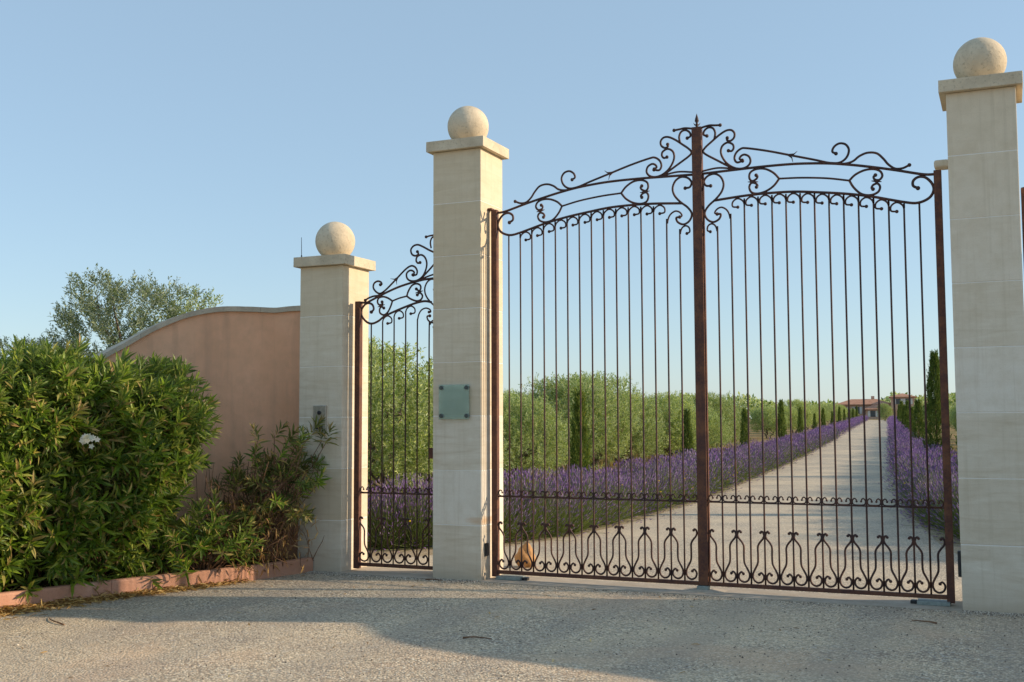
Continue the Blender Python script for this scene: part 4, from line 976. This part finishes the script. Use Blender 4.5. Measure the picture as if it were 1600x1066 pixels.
# ------------------------------------------------------------------ villa at the end of the drive
TILES = m_tiles(); OCHRE = m_plain('ochre_villa_plaster', (.56, .36, .25), .9, 0, .12, 1.5); SHUT = m_plain('pale_shutters', (.62, .60, .56), .7)
PANE = m_plain('dark_window_glass', (.05, .06, .07), .15)
TV = 250.0
vp = W(0, TV); vz = float(TZ(TV)) - .05
villa = tag(empty('villa', (vp[0], vp[1], vz), RA*-1), 'distant ochre villa with terracotta roofs at the end of the drive', 'house')
def block(x0, x1, y0, y1, h, roof_h, ov=.5, hipk=1.0):
    w = link('wall', MB().box(x0, x1, y0, y1, 0, h).mesh('wall', OCHRE), villa)
    a0, a1, b0, b1 = x0 - ov, x1 + ov, y0 - ov, y1 + ov; cy = (b0 + b1)/2; k = min((b1 - b0)/2*hipk, (a1 - a0)/2*.98)
    V = [(a0, b0, h), (a1, b0, h), (a1, b1, h), (a0, b1, h), (a0 + k, cy, h + roof_h), (a1 - k, cy, h + roof_h), (a0, b0, h - .18), (a1, b0, h - .18), (a1, b1, h - .18), (a0, b1, h - .18)]
    link('roof', MB().add(V, [(3, 0, 4), (1, 2, 5)], [(0, 1, 5, 4), (2, 3, 4, 5), (6, 7, 1, 0), (7, 8, 2, 1), (8, 9, 3, 2), (9, 6, 0, 3), (9, 8, 7, 6)]).mesh('roof', TILES), villa)
    return w
def window(w, x, z, y, ww=1.0, hh=1.5):
    o = link('window', MB().box(x - ww/2, x + ww/2, y - .04, y + .05, z, z + hh).mesh('window', PANE), villa)
    for s in (-1, 1): link('shutter', MB().box(x + s*(ww/2 + .28) - .25, x + s*(ww/2 + .28) + .25, y - .09, y - .03, z, z + hh).mesh('shutter', SHUT), o)
block(-10.4, .78, 4, 12, 3.25, 1.2, .5, .75); block(-4.3, .7, -.5, 3.45, 2.15, .95, .5, .8); block(.8, 5.6, 1.5, 7, 4.75, .8, .45); block(6.1, 11.5, 5, 12, 2.9, 1.15, .4, .8)
for x in (-8.8, -6.2): window(None, x, 1.2, 4)
for x in (-2.9, -.9): window(None, x, .5, -.5, 1.0, 1.3)
window(None, 2.3, 3.15, 1.5, .9, 1.2); window(None, 4.2, 3.15, 1.5, .9, 1.2)
for x in (7, 9): window(None, x, 1.2, 5)
ch = link('chimney', MB().box(-3.3, -2.6, 8, 8.7, 3.6, 5.1).mesh('chimney', OCHRE), villa)
# round olive that closes the drive, and the wood behind the house
p = W(-.4, 205.0); o = tag(empty('olive_tree', (p[0], p[1], float(TZ(205.)) - .1), 1.0), 'big round olive tree at the far end of the drive before the villa', 'tree')
o.scale = (.74, .74, 1.0); link('trunk', OL[2][0], o); link('crown', OL[2][1], o)
for i, (la_, t_, s_v) in enumerate([(-12.5, 226, 1.0), (-9.5, 222, .85), (-6.6, 228, .7), (3.4, 232, .9), (6.2, 228, 1.05), (9.2, 226, 1.1)]):
    plant_olive(la_, t_, s_v, f'{ordinal(i)} small far olive from the left in front of the villa', 'olives before the villa', i % 4, i*1.3)
rng = np.random.default_rng(81); mb = MB(); n = 26000
la = rng.uniform(-170, 120, n); tt = rng.uniform(262, 300, n); hh = 4.0 + 1.2*np.sin(la*.11) + .9*np.sin(la*.37 + 1) + .5*np.sin(la*.9)
P = C2 + la[:, None]*RN + tt[:, None]*RD; z = TZ(tt) + hh*rng.uniform(0, 1, n)**.6
leaves_simple(mb, np.stack([P[:, 0], P[:, 1], z], 1), rand_dirs(n) + np.array([0, 0, .4]), rng.uniform(.7, 1.4, n), rng.uniform(.45, .8, n))
tag(link('distant_trees', mb.mesh('distant_trees', OLIVE)), 'far-off line of trees behind the villa', 'trees', kind='stuff')

# loose chippings swept against the kerb and the pillar feet
rng = np.random.default_rng(91); mb = MB(); n = 5200
e_ = rng.integers(0, 5, n); u = rng.uniform(0, 1, n); off = np.abs(rng.normal(0, .10, n)) + .004
segs = np.array([[-4.28, 0, -3.93, 0], [-2.815, 0, -2.258, 0], [2.258, 0, 2.815, 0], [-3.93, -.06, -2.815, -.06], [-2.258, -.06, 2.258, -.06]])
A_ = segs[e_]; P = np.stack([A_[:, 0] + (A_[:, 2] - A_[:, 0])*u, A_[:, 1] - off, np.zeros(n)], 1)
m = 3200; P2 = np.stack([rng.uniform(-4.2, 3.2, m), rng.uniform(-4.6, -.1, m), np.zeros(m)], 1); P = np.concatenate([P, P2]); n += m
R_ = rng.uniform(.003, .0085, n)[:, None]; O = np.array([(1, 0, 0), (0, 1, 0), (-1, 0, 0), (0, -1, 0), (0, 0, .8), (0, 0, -.6)])
V = P[:, None, :] + O[None]*R_[:, None, :]*rng.uniform(.6, 1.3, (n, 6, 1)); V[:, :, 2] += R_*.4
i6 = np.arange(n)[:, None]*6
mb.add(V.reshape(-1, 3), np.concatenate([i6 + list(f_) for f_ in ((0, 1, 4), (1, 2, 4), (2, 3, 4), (3, 0, 4), (1, 0, 5), (2, 1, 5), (3, 2, 5), (0, 3, 5))]))
CHIP = leaf_material('loose_chippings', [(0, (.12, .10, .085)), (.4, (.34, .29, .23)), (.75, (.58, .50, .39)), (1, (.82, .75, .63))], .0, .9, None, .2, False)
tag(link('loose_gravel', mb.mesh('loose_gravel', CHIP)), 'loose stone chippings scattered on the forecourt', 'gravel', kind='stuff')
